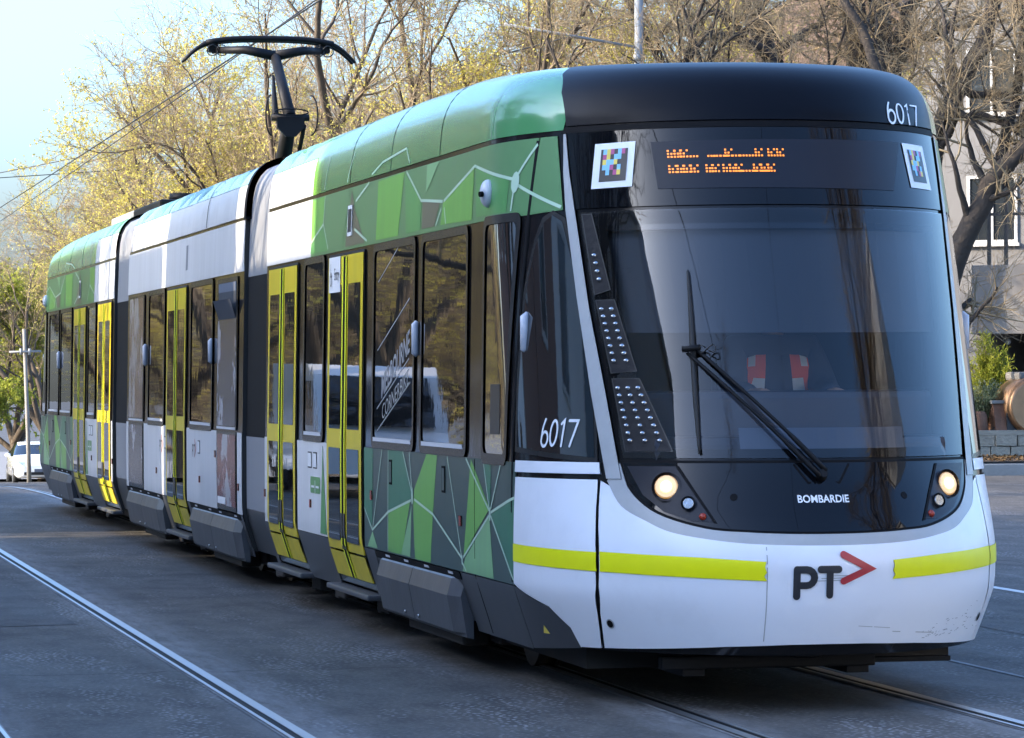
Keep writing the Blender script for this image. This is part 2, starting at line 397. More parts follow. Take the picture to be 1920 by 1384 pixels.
def tri2d(outer, holes, g):
    loops = [dens(outer, g)]+[dens(h, g) for h in holes]
    V = []; E = []
    for lp in loops:
        o = len(V); V += lp; E += [(o+i, o+(i+1) % len(lp)) for i in range(len(lp))]
    A = np.array(loops[0]); mn, mx = A.min(0), A.max(0)
    gx = np.arange(mn[0]+g[0]*.6, mx[0], g[0]); gz = np.arange(mn[1]+g[1]*.6, mx[1], g[1])
    if len(gx) and len(gz):
        Q = np.stack(np.meshgrid(gx, gz), -1).reshape(-1, 2)
        B = np.array(V)/np.array(g); keep = pip(Q, loops[0])
        for h in loops[1:]: keep &= ~pip(Q, h)
        Q = Q[keep]
        if len(Q):
            dm = np.min(np.hypot(*np.moveaxis((Q/np.array(g))[:, None]-B[None], -1, 0)), 1); Q = Q[dm > .35]
            V = V+[tuple(q) for q in Q]
    r = delaunay_2d_cdt([Vector(v) for v in V], E, [], 0, 1e-6)
    P = np.array([v[:] for v in r[0]]); T = np.array([f for f in r[2] if len(f) == 3])
    c = P[T].mean(1); ok = pip(c, loops[0])
    for h in loops[1:]: ok &= ~pip(c, h)
    return P, T[ok], loops
def patch(name, outer, m, off, parent, mode='Y', side=1, rear=False, holes=(), g=None, thick=.006, tr=None):
    """a panel that follows the tram's skin: polygon in (Y,v) or (X,v), standing `off` proud, with a rim."""
    if g is None: g = (.07, .07) if (mode == 'X' or min(p[0] for p in outer) < 2.6) else (2.0, .12)
    P2, T, loops = tri2d(outer, holes, g)
    P, N = surf(mode, P2[:, 0], P2[:, 1])
    if tr: P, N = tr(P, N)
    V = list(P+N*off); NN = list(N); F = []
    for t in T:
        a, b, c = P[t]; F.append(list(t) if np.dot(np.cross(b-a, c-a), N[t[0]]) > 0 else list(t[::-1]))
    if thick > 0:
        for lp in loops:
            q = np.array(lp); pp, nn = surf(mode, q[:, 0], q[:, 1])
            if tr: pp, nn = tr(pp, nn)
            o = len(V); n = len(q)
            tg = np.roll(pp, -1, 0)-np.roll(pp, 1, 0); rn = np.cross(tg, nn); rn /= np.linalg.norm(rn, axis=1, keepdims=True)+1e-12
            V += list(pp+nn*off)+list(pp+nn*(off-thick)); NN += list(rn)+list(rn)
            for i in range(n): F.append([o+i, o+(i+1) % n, o+n+(i+1) % n, o+n+i])
    V = tf(V, rear, side); NN = tfn(NN, rear, side)
    if side < 0: F = [f[::-1] for f in F]
    return add(name, V, F, m, parent, smooth=True, normals=NN)
def rr(u0_, u1, v0, v1, r=.05, n=4):
    out = []
    for cx, cz, a0 in ((u1-r, v1-r, 0), (u0_+r, v1-r, 90), (u0_+r, v0+r, 180), (u1-r, v0+r, 270)):
        for k in range(n+1):
            a = R(a0+90*k/n); out.append((cx+r*math.cos(a), cz+r*math.sin(a)))
    return out
def crom(p, n=5):
    q = [Vector(v) for v in p]; q = [2*q[0]-q[1]]+q+[2*q[-1]-q[-2]]; out = []
    for i in range(1, len(q)-2):
        for k in range(n):
            t = k/n; a, b, c, d = q[i-1:i+3]; out.append(tuple(.5*((2*b)+(c-a)*t+(2*a-5*b+4*c-d)*t*t+(3*b-a-3*c+d)*t**3)))
    return out+[tuple(q[-2])]
def rect(u0_, u1, v0, v1): return [(u0_, v0), (u1, v0), (u1, v1), (u0_, v1)]
def stroke(path, w, closed=False, caps=True):
    """polygon strip along a path with round ends -> list of (verts, quads)"""
    p = [Vector(q) for q in path]; n = len(p); L = []; Rr = []
    for i in range(n):
        a = p[i-1] if (i > 0 or closed) else None; b = p[(i+1) % n] if (i < n-1 or closed) else None
        d1 = (p[i]-a).normalized() if a is not None else None; d2 = (b-p[i]).normalized() if b is not None else None
        d1 = d1 or d2; d2 = d2 or d1
        n1 = Vector((-d1.y, d1.x)); n2 = Vector((-d2.y, d2.x)); mm = (n1+n2)
        mm = mm.normalized() if mm.length > 1e-6 else n1
        k = w/2/max(.45, mm.dot(n1)); L.append(p[i]+mm*k); Rr.append(p[i]-mm*k)
    V = [tuple(v) for v in L]+[tuple(v) for v in Rr]; F = []
    for i in range(n if closed else n-1):
        j = (i+1) % n; F.append([i, n+i, n+j, j])
    if not closed and caps:
        for e, (pt, nb) in enumerate(((p[0], p[1]), (p[-1], p[-2]))):
            d = (pt-nb).normalized(); a0 = math.atan2(d.y, d.x); o = len(V)
            V += [(pt.x+w/2*math.cos(a0+R(t)), pt.y+w/2*math.sin(a0+R(t))) for t in range(-90, 91, 20)]
            F.append(list(range(o, len(V))))
    return V, F
def ell(cx, cy, rx, ry, n=20, a0=0, a1=360): 
    m = n if a1-a0 >= 360 else n+1
    return [(cx+rx*math.cos(R(a0+(a1-a0)*k/n)), cy+ry*math.sin(R(a0+(a1-a0)*k/n))) for k in range(m)]
def print2d(name, pieces, m, off, parent, mode, mapf, rear=False, side=1, lay=.00012):
    """flat print: 2D pieces (V,F) mapped to surface coordinates through mapf(x,y) -> (u,v)."""
    VV = []; NN = []; FF = []; MI = []
    mats = m if isinstance(m, list) else [m]
    for k, pc in enumerate(pieces):
        V, F = pc[0], pc[1]; q = np.array([mapf(*v) for v in V], float); P, N = surf(mode, q[:, 0], q[:, 1])
        o = len(VV); VV += list(P+N*(off+lay*k)); NN += list(N)
        for f in F:
            a, b, c = P[f[0]], P[f[1]], P[f[2]]
            f = [i+o for i in f]; FF.append(f if np.dot(np.cross(b-a, c-a), N[0]) > 0 else f[::-1]); MI.append(pc[2] if len(pc) > 2 else 0)
    VV = tf(VV, rear, side); NN = tfn(NN, rear, side)
    if side < 0: FF = [f[::-1] for f in FF]
    return add(name, VV, FF, mats, parent, mi=MI, smooth=True, normals=NN)
def text2d(body, bold=.0, spacing=1.):
    cu = bpy.data.curves.new('lettering', 'FONT'); cu.body = body; cu.size = 1; cu.offset = bold; cu.space_character = spacing; cu.resolution_u = 3
    ob = bpy.data.objects.new('lettering', cu); COL.objects.link(ob); dg = bpy.context.evaluated_depsgraph_get()
    me = ob.evaluated_get(dg).to_mesh(); V = np.array([v.co[:2] for v in me.vertices]); F = [list(p.vertices) for p in me.polygons]
    ob.evaluated_get(dg).to_mesh_clear(); bpy.data.objects.remove(ob); bpy.data.curves.remove(cu)
    V -= V.min(0); return V/np.array([V[:, 0].max(), V[:, 1].max()]), F     # normalised to a unit box
def digits6017(w):
    """thin rounded digits in a box 2.3 wide, 1 high"""
    out = [stroke([(.19, 1.), (.10, .80), (.035, .56), (.02, .36), (.03, .26)], w), stroke(ell(.25, .27, .23, .27), w, True),
           stroke(ell(.85, .5, .22, .46), w, True), stroke([(1.28, .84), (1.44, .97), (1.44, .03)], w), stroke([(1.72, .96), (2.2, .96), (1.95, .03)], w)]
    return out

tram = empty('tram', (0, 0, 0), 0, 'long low-floor tram in green, white and yellow with dark curved nose, on its rails', 'tram')

# ---------------- end sections
YE = 11.12
DOORS = [(9.43, 10.93), (6.47, 7.97)]
WINS = [(8.22, 9.08), (4.64, 6.08), (2.96, 4.34)]
def shell(rear):
    vs = np.concatenate([[.30, .36], np.arange(.42, 3.2, .06), [3.25, 3.3, 3.35, 3.4, 3.45, 3.5, 3.55, 3.6, 3.7, 3.85, 4.0, 4.2, 4.4]])
    ph = np.linspace(0, math.pi, 73); ts = np.array([1., .66, .33]); cols = []
    Vs = []; Ns = []
    for v in vs:
        z = prof(v)[0]; ya = y0f(z)+DN
        YL = YE+(ya-YE)*(1-ts)
        PL, NL = surf('Y', YL, np.full(3, v)); PP, NP = surf('P', ph, np.full(73, v))
        NP[0] = NL[0]; NP[-1] = NL[0]*np.array([-1, 1, 1])
        PRr = PL[::-1]*np.array([-1, 1, 1]); NR = NL[::-1]*np.array([-1, 1, 1])
        sk = .018 if v > 3.12 else 0.
        Vs.append(np.concatenate([PL, PP, PRr])-sk*np.concatenate([NL, NP, NR])); Ns.append(np.concatenate([NL, NP, NR]))
    Vs = np.array(Vs); Ns = np.array(Ns); nr, nc = Vs.shape[:2]; F = []
    hole = [(-.96, 2.55), (.96, 2.55), (.86, 1.33), (-.86, 1.33)]
    for i in range(nr-1):
        for j in range(nc-1):
            c = (Vs[i, j]+Vs[i+1, j+1])/2
            if not rear and c[1] < 1.6 and pip(np.array([[c[0], c[2]]]), hole)[0]: continue
            F.append([i*nc+j, i*nc+j+1, (i+1)*nc+j+1, (i+1)*nc+j])
    t = (nr-1)*nc
    for j in range(nc//2-1): F.append([t+j, t+j+1, t+nc-2-j, t+nc-1-j])
    V = Vs.reshape(-1, 3); N = Ns.reshape(-1, 3)
    NN = N.copy()
    F2 = []
    for f in F:
        a, b, c = V[f[0]], V[f[1]], V[f[2]]
        F2.append(f if np.dot(np.cross(b-a, c-a), N[f[0]]) > 0 else f[::-1])
    add('body_shell', tf(V, rear), F2, 'gloss_black', tram, smooth=True, normals=tfn(NN, rear))
    # end bulkhead
    row = Vs[:, 0]; prof_pts = [tuple(p) for p in row]+[(-p[0], p[1], p[2]) for p in row[::-1]]
    add('end_wall', tf(np.array(prof_pts), rear), [list(range(len(prof_pts)))], 'charcoal', tram)

def window(y0_, y1, z0, z1, side, rear, sill=True, name='window', glass='window_glass'):
    f = patch(name, rr(y0_-.05, y1+.05, z0-.06, z1+.05, .07), 'window_frame', .012, tram, side=side, rear=rear, holes=[rr(y0_, y1, z0, z1, .06)], thick=.012)
    patch('pane', rr(y0_, y1, z0, z1, .06), glass, .004, f, side=side, rear=rear, thick=0)
    if sill: patch('sill', rect(y0_+.04, y1-.04, z0-.014, z0+.012), 'sill_white', .015, f, side=side, rear=rear, thick=.01)
    return f
def door(y0_, y1, side, rear, entry=False):
    yc = (y0_+y1)/2; z0, z1 = .345, 2.61
    d = patch('door', rr(y0_, y1, z0, z1, .04), 'rubber', .008, tram, side=side, rear=rear, thick=.01)
    for s, (a, b) in enumerate(((y0_+.02, yc-.012), (yc+.012, y1-.02))):
        lf = patch('door_leaf', rect(a, b, .545, z1-.02), 'door_yellow', .016, d, side=side, rear=rear, thick=.008)
        lo = patch('lower_leaf', rect(a, b, z0+.01, .530), 'door_lower_yellow', .016, d, side=side, rear=rear, thick=.008)
        ga, gb = (a+.10, b-.13) if s == 0 else (a+.13, b-.10)
        patch('pane', rr(ga, gb, 1.385, 2.39, .02), 'window_glass', .019, d, side=side, rear=rear, thick=.003)
        patch('pane', rr(ga, gb, .61, 1.25, .02), 'window_glass', .019, d, side=side, rear=rear, thick=.003)
        e0, e1 = (b-.075, b-.03) if s == 0 else (a+.03, a+.075)
        patch('edge_strip', rect(e0, e1, .36, z1-.03), 'lime_strip', .023, d, side=side, rear=rear, thick=.007)
        k0, k1 = (b-.028, b-.002) if s == 0 else (a+.002, a+.028)
        patch('seal', rect(k0, k1, .36, z1-.03), 'seam', .024, d, side=side, rear=rear, thick=.007)
        patch('finger_guard', rect(min(e0, k0), max(e1, k1), .56, .80), 'charcoal', .026, d, side=side, rear=rear, thick=.006)
    if entry:
        patch('entry_sign', rect(yc+.2, yc+.68, 2.34, 2.59), 'white_print', .0205, d, side=side, rear=rear, thick=.003)
        V, F = text2d('Entry'); print2d('entry_lettering', [(V, F)], 'black_print', .0222, d, 'Y', lambda x, y: (yc+.44-x*.2, 2.40+y*.11), rear, side)
        print2d('wheelchair_mark', [stroke([(0, 1), (0, .45), (.4, .45), (.55, .1)], .1), stroke(ell(.12, .3, .3, .3), .1, True)], 'black_print', .0222, d, 'Y', lambda x, y: (yc+.60-x*.1, 2.39+y*.15), rear, side)
    # step below
    b = MB(); x0, x1 = -1.325, -1.2
    b.box(x0, x1, y0_-.12, y1+.12, .240, .278, .012)
    st = b.build('door_step', 'cover_grey', tram)
    V = np.array([v.co[:] for v in st.data.vertices]); V = tf(V, rear, side)
    st.data.vertices.foreach_set('co', V.astype(np.float32).ravel())
    if side < 0: st.data.flip_normals()
    return d
def mesh_side(name, b, m, rear, side, parent=None):
    V = tf(np.array(b.V), rear, side); F = b.F if side > 0 else [f[::-1] for f in b.F]
    return add(name, V, F, m, parent or tram, smooth=b.S)
def bogie_cover(y0_, y1, side, rear, split=None):
    """angular cover that bulges out over the wheels: two panels with chamfered top and ends"""
    ys = [y0_, split or (y0_+y1)/2, y1]
    for k in range(2):
        a, c = ys[k]+.006, ys[k+1]-.006; b = MB()
        ea = .16 if k == 0 else 0.; ec = .16 if k == 1 else 0.
        prf = [(.56, -1.322), (.550, -1.334), (.45, -1.362), (.235, -1.322), (.21, -1.29)]
        rows = []
        yl = [a, a+.10+ea*.6, a+.3, (a+c)/2, c-.3, c-.10-ec*.6, c] if True else []
        for z, x in prf:
            row = []
            for i, y in enumerate(yl):
                xx = x
                if (i == 0 and ea) or (i == len(yl)-1 and ec): xx = min(-1.285, x+.045) if z > .215 else -1.28
                row.append((xx, y, z))
            rows.append(row)
        n = len(yl); V = [p for r_ in rows for p in r_]; F = []
        for i in range(len(prf)-1):
            for j in range(n-1): F.append([i*n+j, (i+1)*n+j, (i+1)*n+j+1, i*n+j+1])
        # inner returns
        o = len(V); V += [(-1.24, y, .56) for y in (a, c)]+[(-1.24, y, .20) for y in (a, c)]
        F += [[0, n-1, o+1, o], [(len(prf)-1)*n, o+2, o+3, (len(prf)-1)*n+n-1]]
        F += [[o, o+2]+[i*n for i in range(len(prf)-1, -1, -1)], [o+3, o+1]+[i*n+n-1 for i in range(len(prf))]]
        b.addv(V, F); pn = mesh_side('bogie_cover', b, 'cover_grey', rear, side)
        for yy in (a+.18, c-.5):
            patch('slot', rect(yy, yy+.14, .578, .592), 'sill_white', .012, pn, side=side, rear=rear)
        bb = MB(); bb.disc((-1.332, a+.25 if k else c-.2, .262), (-1, 0, 0), .012, .012, .012, 8)
        mesh_side('bolt', bb, 'steel', rear, side, pn)
    patch('cover_gap', rect(y0_-.02, y1+.02, .555, .60), 'seam', .009, tram, side=side, rear=rear)

LOW_POLY = {
 'bright_green': [[(4.15, 1.27), (3.81, 1.27), (3.95, .91), (4.04, .61), (4.56, .61), (4.61, .93), (4.57, 1.04)], [(5.5, .87), (4.71, .97), (5.01, .615), (5.51, .615)], [(2.77, 1.27), (2.24, 1.0), (2.66, .84), (3.0, .69)]],
 'pale_green': [[(4.66, .94), (4.72, .615), (5.04, .615)], [(2.25, .96), (2.14, .61), (2.67, .61), (3.03, .61), (2.95, .69)], [(6.1, .72), (5.91, .615), (6.29, .615)]],
 'teal_green': [[(5.48, 1.27), (4.96, 1.27), (4.65, 1.02), (4.71, .97), (5.5, .88)], [(6.42, 1.27), (6.07, 1.27), (6.11, .76), (6.42, .88)], [(2.2, .97), (1.6, 1.08), (1.6, .62)], [(2.42, 1.27), (2.19, 1.27), (2.22, .99)]]}
LOW_LINES = [[(6.42, .87), (6.1, .73)], [(6.1, .73), (5.5, .87), (4.68, .97)], [(4.96, 1.27), (4.65, 1.02)], [(4.73, 1.27), (4.64, 1.02)], [(4.57, .98), (3.95, .91), (3.03, .68)], [(3.48, 1.27), (3.05, .69)],
 [(2.91, 1.27), (2.25, .99)], [(2.2, .98), (1.6, 1.08)], [(2.2, .96), (1.6, .63)], [(2.25, .96), (3.0, .69)], [(2.4, 1.26), (2.24, 1.0)], [(1.92, 1.26), (2.2, 1.0)], [(5.71, 1.27), (6.08, .74)], [(5.48, 1.27), (5.51, .615)], [(3.03, .66), (2.91, .615)]]
UP_POLY = [('bright_green', [(8.86, 3.04), (8.26, 3.05), (8.32, 2.85), (8.86, 2.73)]), ('mid_green', [(8.86, 2.70), (8.32, 2.84), (8.05, 2.65), (8.86, 2.65)]), ('sage_green', [(8.27, 2.84), (7.44, 2.65), (7.17, 3.05), (8.22, 3.05)]),
 ('bright_green', [(6.04, 3.04), (5.08, 3.05), (5.24, 2.65), (6.06, 2.65)]), ('mid_green', [(5.06, 3.04), (4.45, 2.84), (4.47, 2.66), (4.95, 2.65)]), ('brown_print', [(4.41, 2.84), (3.83, 2.8), (4.0, 2.66), (4.41, 2.66)]),
 ('bright_green', [(3.72, 2.81), (2.81, 2.95), (2.83, 2.65), (3.79, 2.66)]), ('mid_green', [(2.76, 2.95), (2.0, 2.84), (2.0, 2.66), (2.71, 2.66)]), ('brown_print', [(7.1, 3.04), (6.95, 2.9), (6.5, 2.65), (7.3, 2.65)]), ('pale_green', [(4.3, 3.05), (3.9, 3.05), (4.3, 2.88)])]
UP_LINES = [[(8.26, 3.05), (8.3, 2.85), (8.86, 2.73)], [(8.3, 2.85), (8.05, 2.66)], [(6.92, 2.95), (6.4, 3.05)], [(5.0, 3.05), (4.46, 2.84), (3.74, 2.8)], [(6.93, 2.76), (6.41, 2.66)], [(3.71, 2.8), (2.79, 2.96), (1.95, 2.84)],
 [(1.9, 2.81), (1.43, 2.66)], [(1.9, 2.85), (1.72, 3.02)], [(3.78, 2.76), (3.94, 2.66)], [(3.68, 2.76), (3.62, 2.66)], [(1.92, 2.78), (1.93, 2.66)]]
def polypiece(poly, mi, g=.3):
    P, T, _ = tri2d(poly, [], (g, .1)); return (P.tolist(), [list(t) for t in T], mi)

def yx(x, z): return float(S_X(np.array([x]), np.array([z]))[0, 1])
def end_section(rear):
    shell(rear)
    vis = -1 if rear else 1
    for side in (1, -1):
        full = side == vis
        k = dict(side=side, rear=rear)
        # lower panels: green forward of door B, white between and behind the doors
        lo = patch('lower_panel', rect(1.60, 6.42, .605, 1.275), 'slate_green', .006, tram, **k)
        if full:
            mats = ['bright_green', 'pale_green', 'teal_green', 'line_print']; pcs = []
            for i, mn in enumerate(mats[:3]):
                for pl in LOW_POLY[mn]: pcs.append(polypiece(pl, i, .12))
            pc2 = [stroke(dens_path(l), .016, caps=False)+(3,) for l in LOW_LINES]
            hubs = [(ell(4.63, 1.0, .03, .055, 12), [list(range(12))], 3), (ell(2.22, .97, .022, .04, 12), [list(range(12))], 3), (ell(3.03, .675, .018, .03, 12), [list(range(12))], 3)]
            print2d('livery_print', pcs+pc2+hubs, mats, .0070, lo, 'Y', lambda x, y: (x, y), rear, side)
        for yy in (5.35, 3.55):
            patch('hatch_outline', rect(yy, yy+.1, 1.05, 1.21), 'seam', .0108 if full else .012, lo, thick=.003, **k)
            patch('hatch', rect(yy+.014, yy+.1-.014, 1.064, 1.196), 'slate_green', .0122 if full else .014, lo, thick=.003, **k)
        patch('lower_panel', rect(8.0, 9.40, .605, 1.275), 'white_paint', .006, tram, **k)
        patch('lower_panel', rect(10.96, YE-.005, .605, 1.275), 'white_paint', .006, tram, **k)
        if full:
            patch('info_sticker', rect(8.45, 8.62, 1.08, 1.2), 'black_print', .0085, tram, thick=.003, **k); patch('info_sticker', rect(8.46, 8.61, 1.09, 1.19), 'white_print', .0105, tram, thick=.003, **k)
            patch('info_sticker', rect(8.7, 8.87, 1.08, 1.2), 'black_print', .0085, tram, thick=.003, **k); patch('info_sticker', rect(8.71, 8.86, 1.09, 1.19), 'white_print', .0105, tram, thick=.003, **k)
            patch('green_sticker', rr(8.3, 8.75, .90, 1.02, .02), 'mid_green', .0085, tram, thick=.003, **k)
            print2d('sticker_lettering', [(V_, F_) for V_, F_ in [([(0, 0), (.4, 0), (.4, .25), (0, .25)], [[0, 1, 2, 3]]), ([(.6, 0), (1, 0), (1, .25), (.6, .25)], [[0, 1, 2, 3]]), ([(.48, -.6), (.54, -.6), (.54, .9), (.48, .9)], [[0, 1, 2, 3]])]], 'white_print', .0105, tram, 'Y', lambda x, y: (8.70-x*.35, .94+y*.06), rear, side)
            patch('livery_wedge', [(8.02, .62), (8.3, .62), (8.18, 1.25)], 'mid_green', .0085, tram, thick=.003, **k)
        # skirts
        patch('skirt', rect(1.62, 3.10, .255, .600), 'skirt_grey', .006, tram, **k)
        patch('skirt', rect(3.10, 6.05, .31, .600), 'charcoal', .003, tram, **k)
        patch('skirt', rect(6.05, 6.45, .255, .600), 'skirt_grey', .006, tram, **k)
        patch('skirt', rect(7.99, 9.41, .255, .600), 'skirt_grey', .006, tram, **k)
        patch('skirt', rect(10.95, YE-.005, .255, .600), 'skirt_grey', .006, tram, **k)
        bogie_cover(3.16, 5.98, side, rear, 4.62)
        # upper panel
        up = patch('upper_panel', rect(1.72, 8.86, 2.63, 3.055), 'sage_green', .006, tram, **k)
        patch('upper_panel', [(1.415, 2.645), (1.71, 2.63), (1.71, 3.055), (1.57, 3.055)], 'sage_green', .006, tram, g=(.05, .06), **k)
        patch('upper_panel', rect(8.865, YE-.005, 2.63, 3.055), 'white_paint', .006, tram, **k)
        rc = patch('roof_cover', rect(2.35, 8.5, 3.085, 4.38), 'roof_green', .006, tram, g=(.25, .06), **k)
        patch('roof_cover', [(8.505, 3.085), (8.86, 3.085), (8.86, 4.38), (8.505, 4.38)], 'lime_green', .006, tram, g=(.5, .06), **k)
        patch('roof_cover', rect(8.865, YE-.02, 3.085, 3.36), 'white_paint', .006, tram, g=(.8, .06), **k)
        patch('roof_cover', rect(8.865, YE-.02, 3.365, 4.38), 'lime_green', .006, tram, g=(.8, .06), **k)
        # nose part of the roof cover, green outside the dark brow
        patch('roof_cover', [(2.345, 3.085), (2.345, 4.38)]+[(1.93, 4.38), (1.70, 3.95), (1.58, 3.62), (1.53, 3.35), (1.535, 3.085)], 'roof_green', .006, tram, g=(.05, .05), **k)
        if full:
            mats = ['bright_green', 'mid_green', 'sage_green', 'brown_print', 'pale_green', 'line_print']
            pcs = [polypiece(pl, mats.index(mn), .2) for mn, pl in UP_POLY]+[stroke(dens_path(l), .018, caps=False)+(5,) for l in UP_LINES]
            pcs.append((ell(1.91, 2.82, .05, .06, 12), [list(range(12))], 5))
            print2d('livery_print', pcs, mats, .0075, up, 'Y', lambda x, y: (x, y), rear, side)
            ml = ['brown_print', 'mid_green', 'pale_green', 'line_print', 'bright_green']
            rp = [('mid_green', [(2.9, 3.10), (2.4, 3.10), (2.4, 3.34), (2.9, 3.30)]), ('mid_green', [(4.4, 3.1), (3.3, 3.1), (3.3, 3.33), (4.3, 3.28)]), ('mid_green', [(4.9, 3.1), (4.5, 3.1), (4.5, 3.34), (4.8, 3.34)]), ('bright_green', [(6.9, 3.09), (5.0, 3.1), (5.1, 3.18), (5.9, 3.13)]),
                  ('pale_green', [(8.4, 3.1), (7.4, 3.1), (7.5, 3.34), (8.3, 3.34)]), ('mid_green', [(7.2, 3.1), (6.2, 3.14), (6.3, 3.25), (7.2, 3.3)])]
            print2d('livery_print', [stroke(dens_path(l), .015, caps=False)+(3,) for l in ([(8.3, 3.1), (8.2, 3.34)], [(6.3, 3.1), (5.9, 3.16), (5.05, 3.2), (4.9, 3.1)], [(7.3, 3.1), (7.1, 3.3)])], ml, .0095, rc, 'Y', lambda x, y: (x, y), rear, side, .0004)
            # grille seams across the cover
            for yy in (3.9, 5.6, 7.2): patch('cover_seam', rect(yy, yy+.012, 3.09, 3.62), 'seam', .0075, rc, g=(.5, .06), thick=.003, **k)
        # windows and doors
        for i, (a, b) in enumerate(DOORS): door(a, b, side, rear, entry=full and i == 1 and not rear)
        wl = [window(a, b, 1.335, 2.575, side, rear) for a, b in WINS]
        window(1.83, 2.42, 1.31, 2.60, side, rear, sill=False, name='cab_door_window', glass='corner_glass')
        patch('door_jamb', [(1.63, .62), (1.655, .62), (1.74, 3.04), (1.715, 3.04)], 'seam', .0075, tram, g=(.03, .08), thick=.004, **k)
        patch('panel_gap', rect(2.66, 2.672, .27, 1.27), 'seam', .0078, tram, thick=.004, **k)
        # white nose corner, with the dark skirt sweeping up under it
        k2 = dict(side=side, rear=rear, g=(.05, .06))
        patch('corner_panel', [(1.592, 1.195)]+[(yx(x_, z_), z_) for x_, z_ in ((1.037, 1.195), (1.055, 1.06), (1.067, .95), (1.074, .80), (1.074, .64), (1.057, .50), (1.035, .40), (1.017, .312))]+[(.99, .308), (1.01, .41), (1.15, .515), (1.53, .60), (1.592, .615)], 'bumper_white', .010, tram, thick=.012, **k2)
        patch('corner_skirt', [(1.61, .60), (1.54, .592), (1.15, .505), (1.018, .405), (.998, .30), (1.2, .285), (1.61, .26)], 'skirt_grey', .006, tram, **k2)
        patch('corner_rail', [(1.60, 1.285), (.82, 1.285), (.80, 1.225), (1.60, 1.222)], 'bumper_white', .012, tram, thick=.012, **k2)
        st = patch('reflective_tape', [(1.585, .832), (yx(1.072, .82), .82), (yx(1.072, .722), .722), (1.585, .736)], 'reflective_yellow', .0140, tram, thick=.004, **k2)
        # corner glass beside the pillar
        cg = patch('corner_window', [(1.60, 1.36), (.86, 1.31), (.93, 1.55), (1.10, 1.95), (1.27, 2.35), (1.40, 2.58), (1.49, 2.62), (1.55, 2.58), (1.60, 2.45), (1.64, 2.2), (1.63, 1.7)], 'corner_glass', .009, tram, thick=.008, **k2)
        patch('window_seal', [(1.63, 1.33), (.835, 1.285), (.91, 1.55), (1.08, 1.95), (1.25, 2.35), (1.385, 2.60), (1.49, 2.645), (1.57, 2.61), (1.63, 2.47), (1.675, 2.2), (1.665, 1.7)], 'window_frame', .007, cg, thick=.004,
              holes=[[(1.60, 1.36), (.86, 1.31), (.93, 1.55), (1.10, 1.95), (1.27, 2.35), (1.40, 2.58), (1.49, 2.62), (1.55, 2.58), (1.60, 2.45), (1.64, 2.2), (1.63, 1.7)]], **k2)
        if full and not rear:
            print2d('number_print', digits6017(.11), 'white_print', .0125, cg, 'Y', lambda x, y: (1.30-x*.132, 1.365+y*.145), rear, side)
            p2 = patch('warning_mark', [(1.35, .36), (1.27, .36), (1.31, .405)], 'yellow_print', .0075, tram, thick=.001, **k2)
            w1 = wl[1]
            V, F = text2d('MELBOURNE', .02)
            print2d('window_lettering', [(V, F)], 'frosted_print', .0052, w1, 'Y', lambda x, y: (5.78-x*1.0, 1.60+x*.30+y*.15), rear, side)
            print2d('window_lettering', [stroke([(0, -.085), (1.15, .24)], .010, caps=False), stroke([(0, .30), (1.15, .62)], .010, caps=False), stroke([(0, -.235), (1.2, .09)], .010, caps=False), stroke([(0, .75), (1.15, 1.08)], .008, caps=False)], 'frosted_print', .0052, w1, 'Y', lambda x, y: (5.95-x, 1.62+y), rear, side)
            V, F = text2d('CORNERBIKE', -.005)
            print2d('window_lettering', [(V, F)], 'pale_grey', .0050, w1, 'Y', lambda x, y: (5.75-x*.95, 1.46+x*.24+y*.10), rear, side)
        # small lamps, pods and reflectors
        b = MB(); b.tube([(-1.322, 4.50, 1.875), (-1.334, 4.50, 1.89), (-1.334, 4.50, 2.07), (-1.322, 4.50, 2.09)], [.012, .024, .024, .012], 10)
        mesh_side('side_lamp', b, 'pod_white', rear, side)
        b = MB(); b.tube([(-1.248, 1.60, 1.875), (-1.262, 1.60, 1.89), (-1.262, 1.60, 2.07), (-1.245, 1.605, 2.09)], [.012, .026, .026, .012], 10)
        mesh_side('door_handle', b, 'pod_white', rear, side)
        b = MB(); b.ball((-1.305, 2.36, 2.78), .070, 16, 10, sx=.7, sy=.95, sz=1.15)
        cp = mesh_side('camera_pod', b, 'pod_white', rear, side)
        b = MB(); b.disc((-1.345, 2.32, 2.775), (-1, -.3, -.1), .016, .016, .02, 10); mesh_side('lens', b, 'seam', rear, side, cp)
        for yy, zz in ((8.72, .79), (11.06, .80), (6.1, .93), (3.05, .87)):
            patch('reflector', rect(yy, yy+.06, zz, zz+.06), 'reflector_red', .014, tram, thick=.012, **k)
        if full:
            pl = patch('code_plate', rect(7.02, 7.20, 2.72, 2.93), 'white_print', .015, tram, thick=.006, **k)
            patch('plate_face', rect(7.04, 7.18, 2.745, 2.905), 'black_print', .0165, pl, thick=.001, **k)
        patch('black_box', rect(1.98, 2.24, 1.42, 1.70), 'charcoal', .0065, tram, thick=.002, **k)
    # ------------------------------------------ front
    k = dict(rear=rear, mode='X')
    brow = [(-1.035, 3.105), (1.035, 3.105), (1.03, 3.35), (.985, 3.55), (.90, 3.72), (.78, 3.85), (.4, 3.9), (0, 3.92), (-.4, 3.9), (-.78, 3.85), (-.90, 3.72), (-.985, 3.55), (-1.03, 3.35)]
    bw = patch('brow', brow, 'roof_black', .010, tram, g=(.06, .05), thick=.012, **k)
    patch('brow_seam', rect(-1.06, 1.06, 3.068, 3.100), 'seam', .004, tram, thick=.004, **k)
    head = patch('header_panel', [(-1.03, 2.645), (1.03, 2.645), (1.035, 3.06), (-1.035, 3.06)], 'fascia_black', .009, tram, thick=.008, **k)
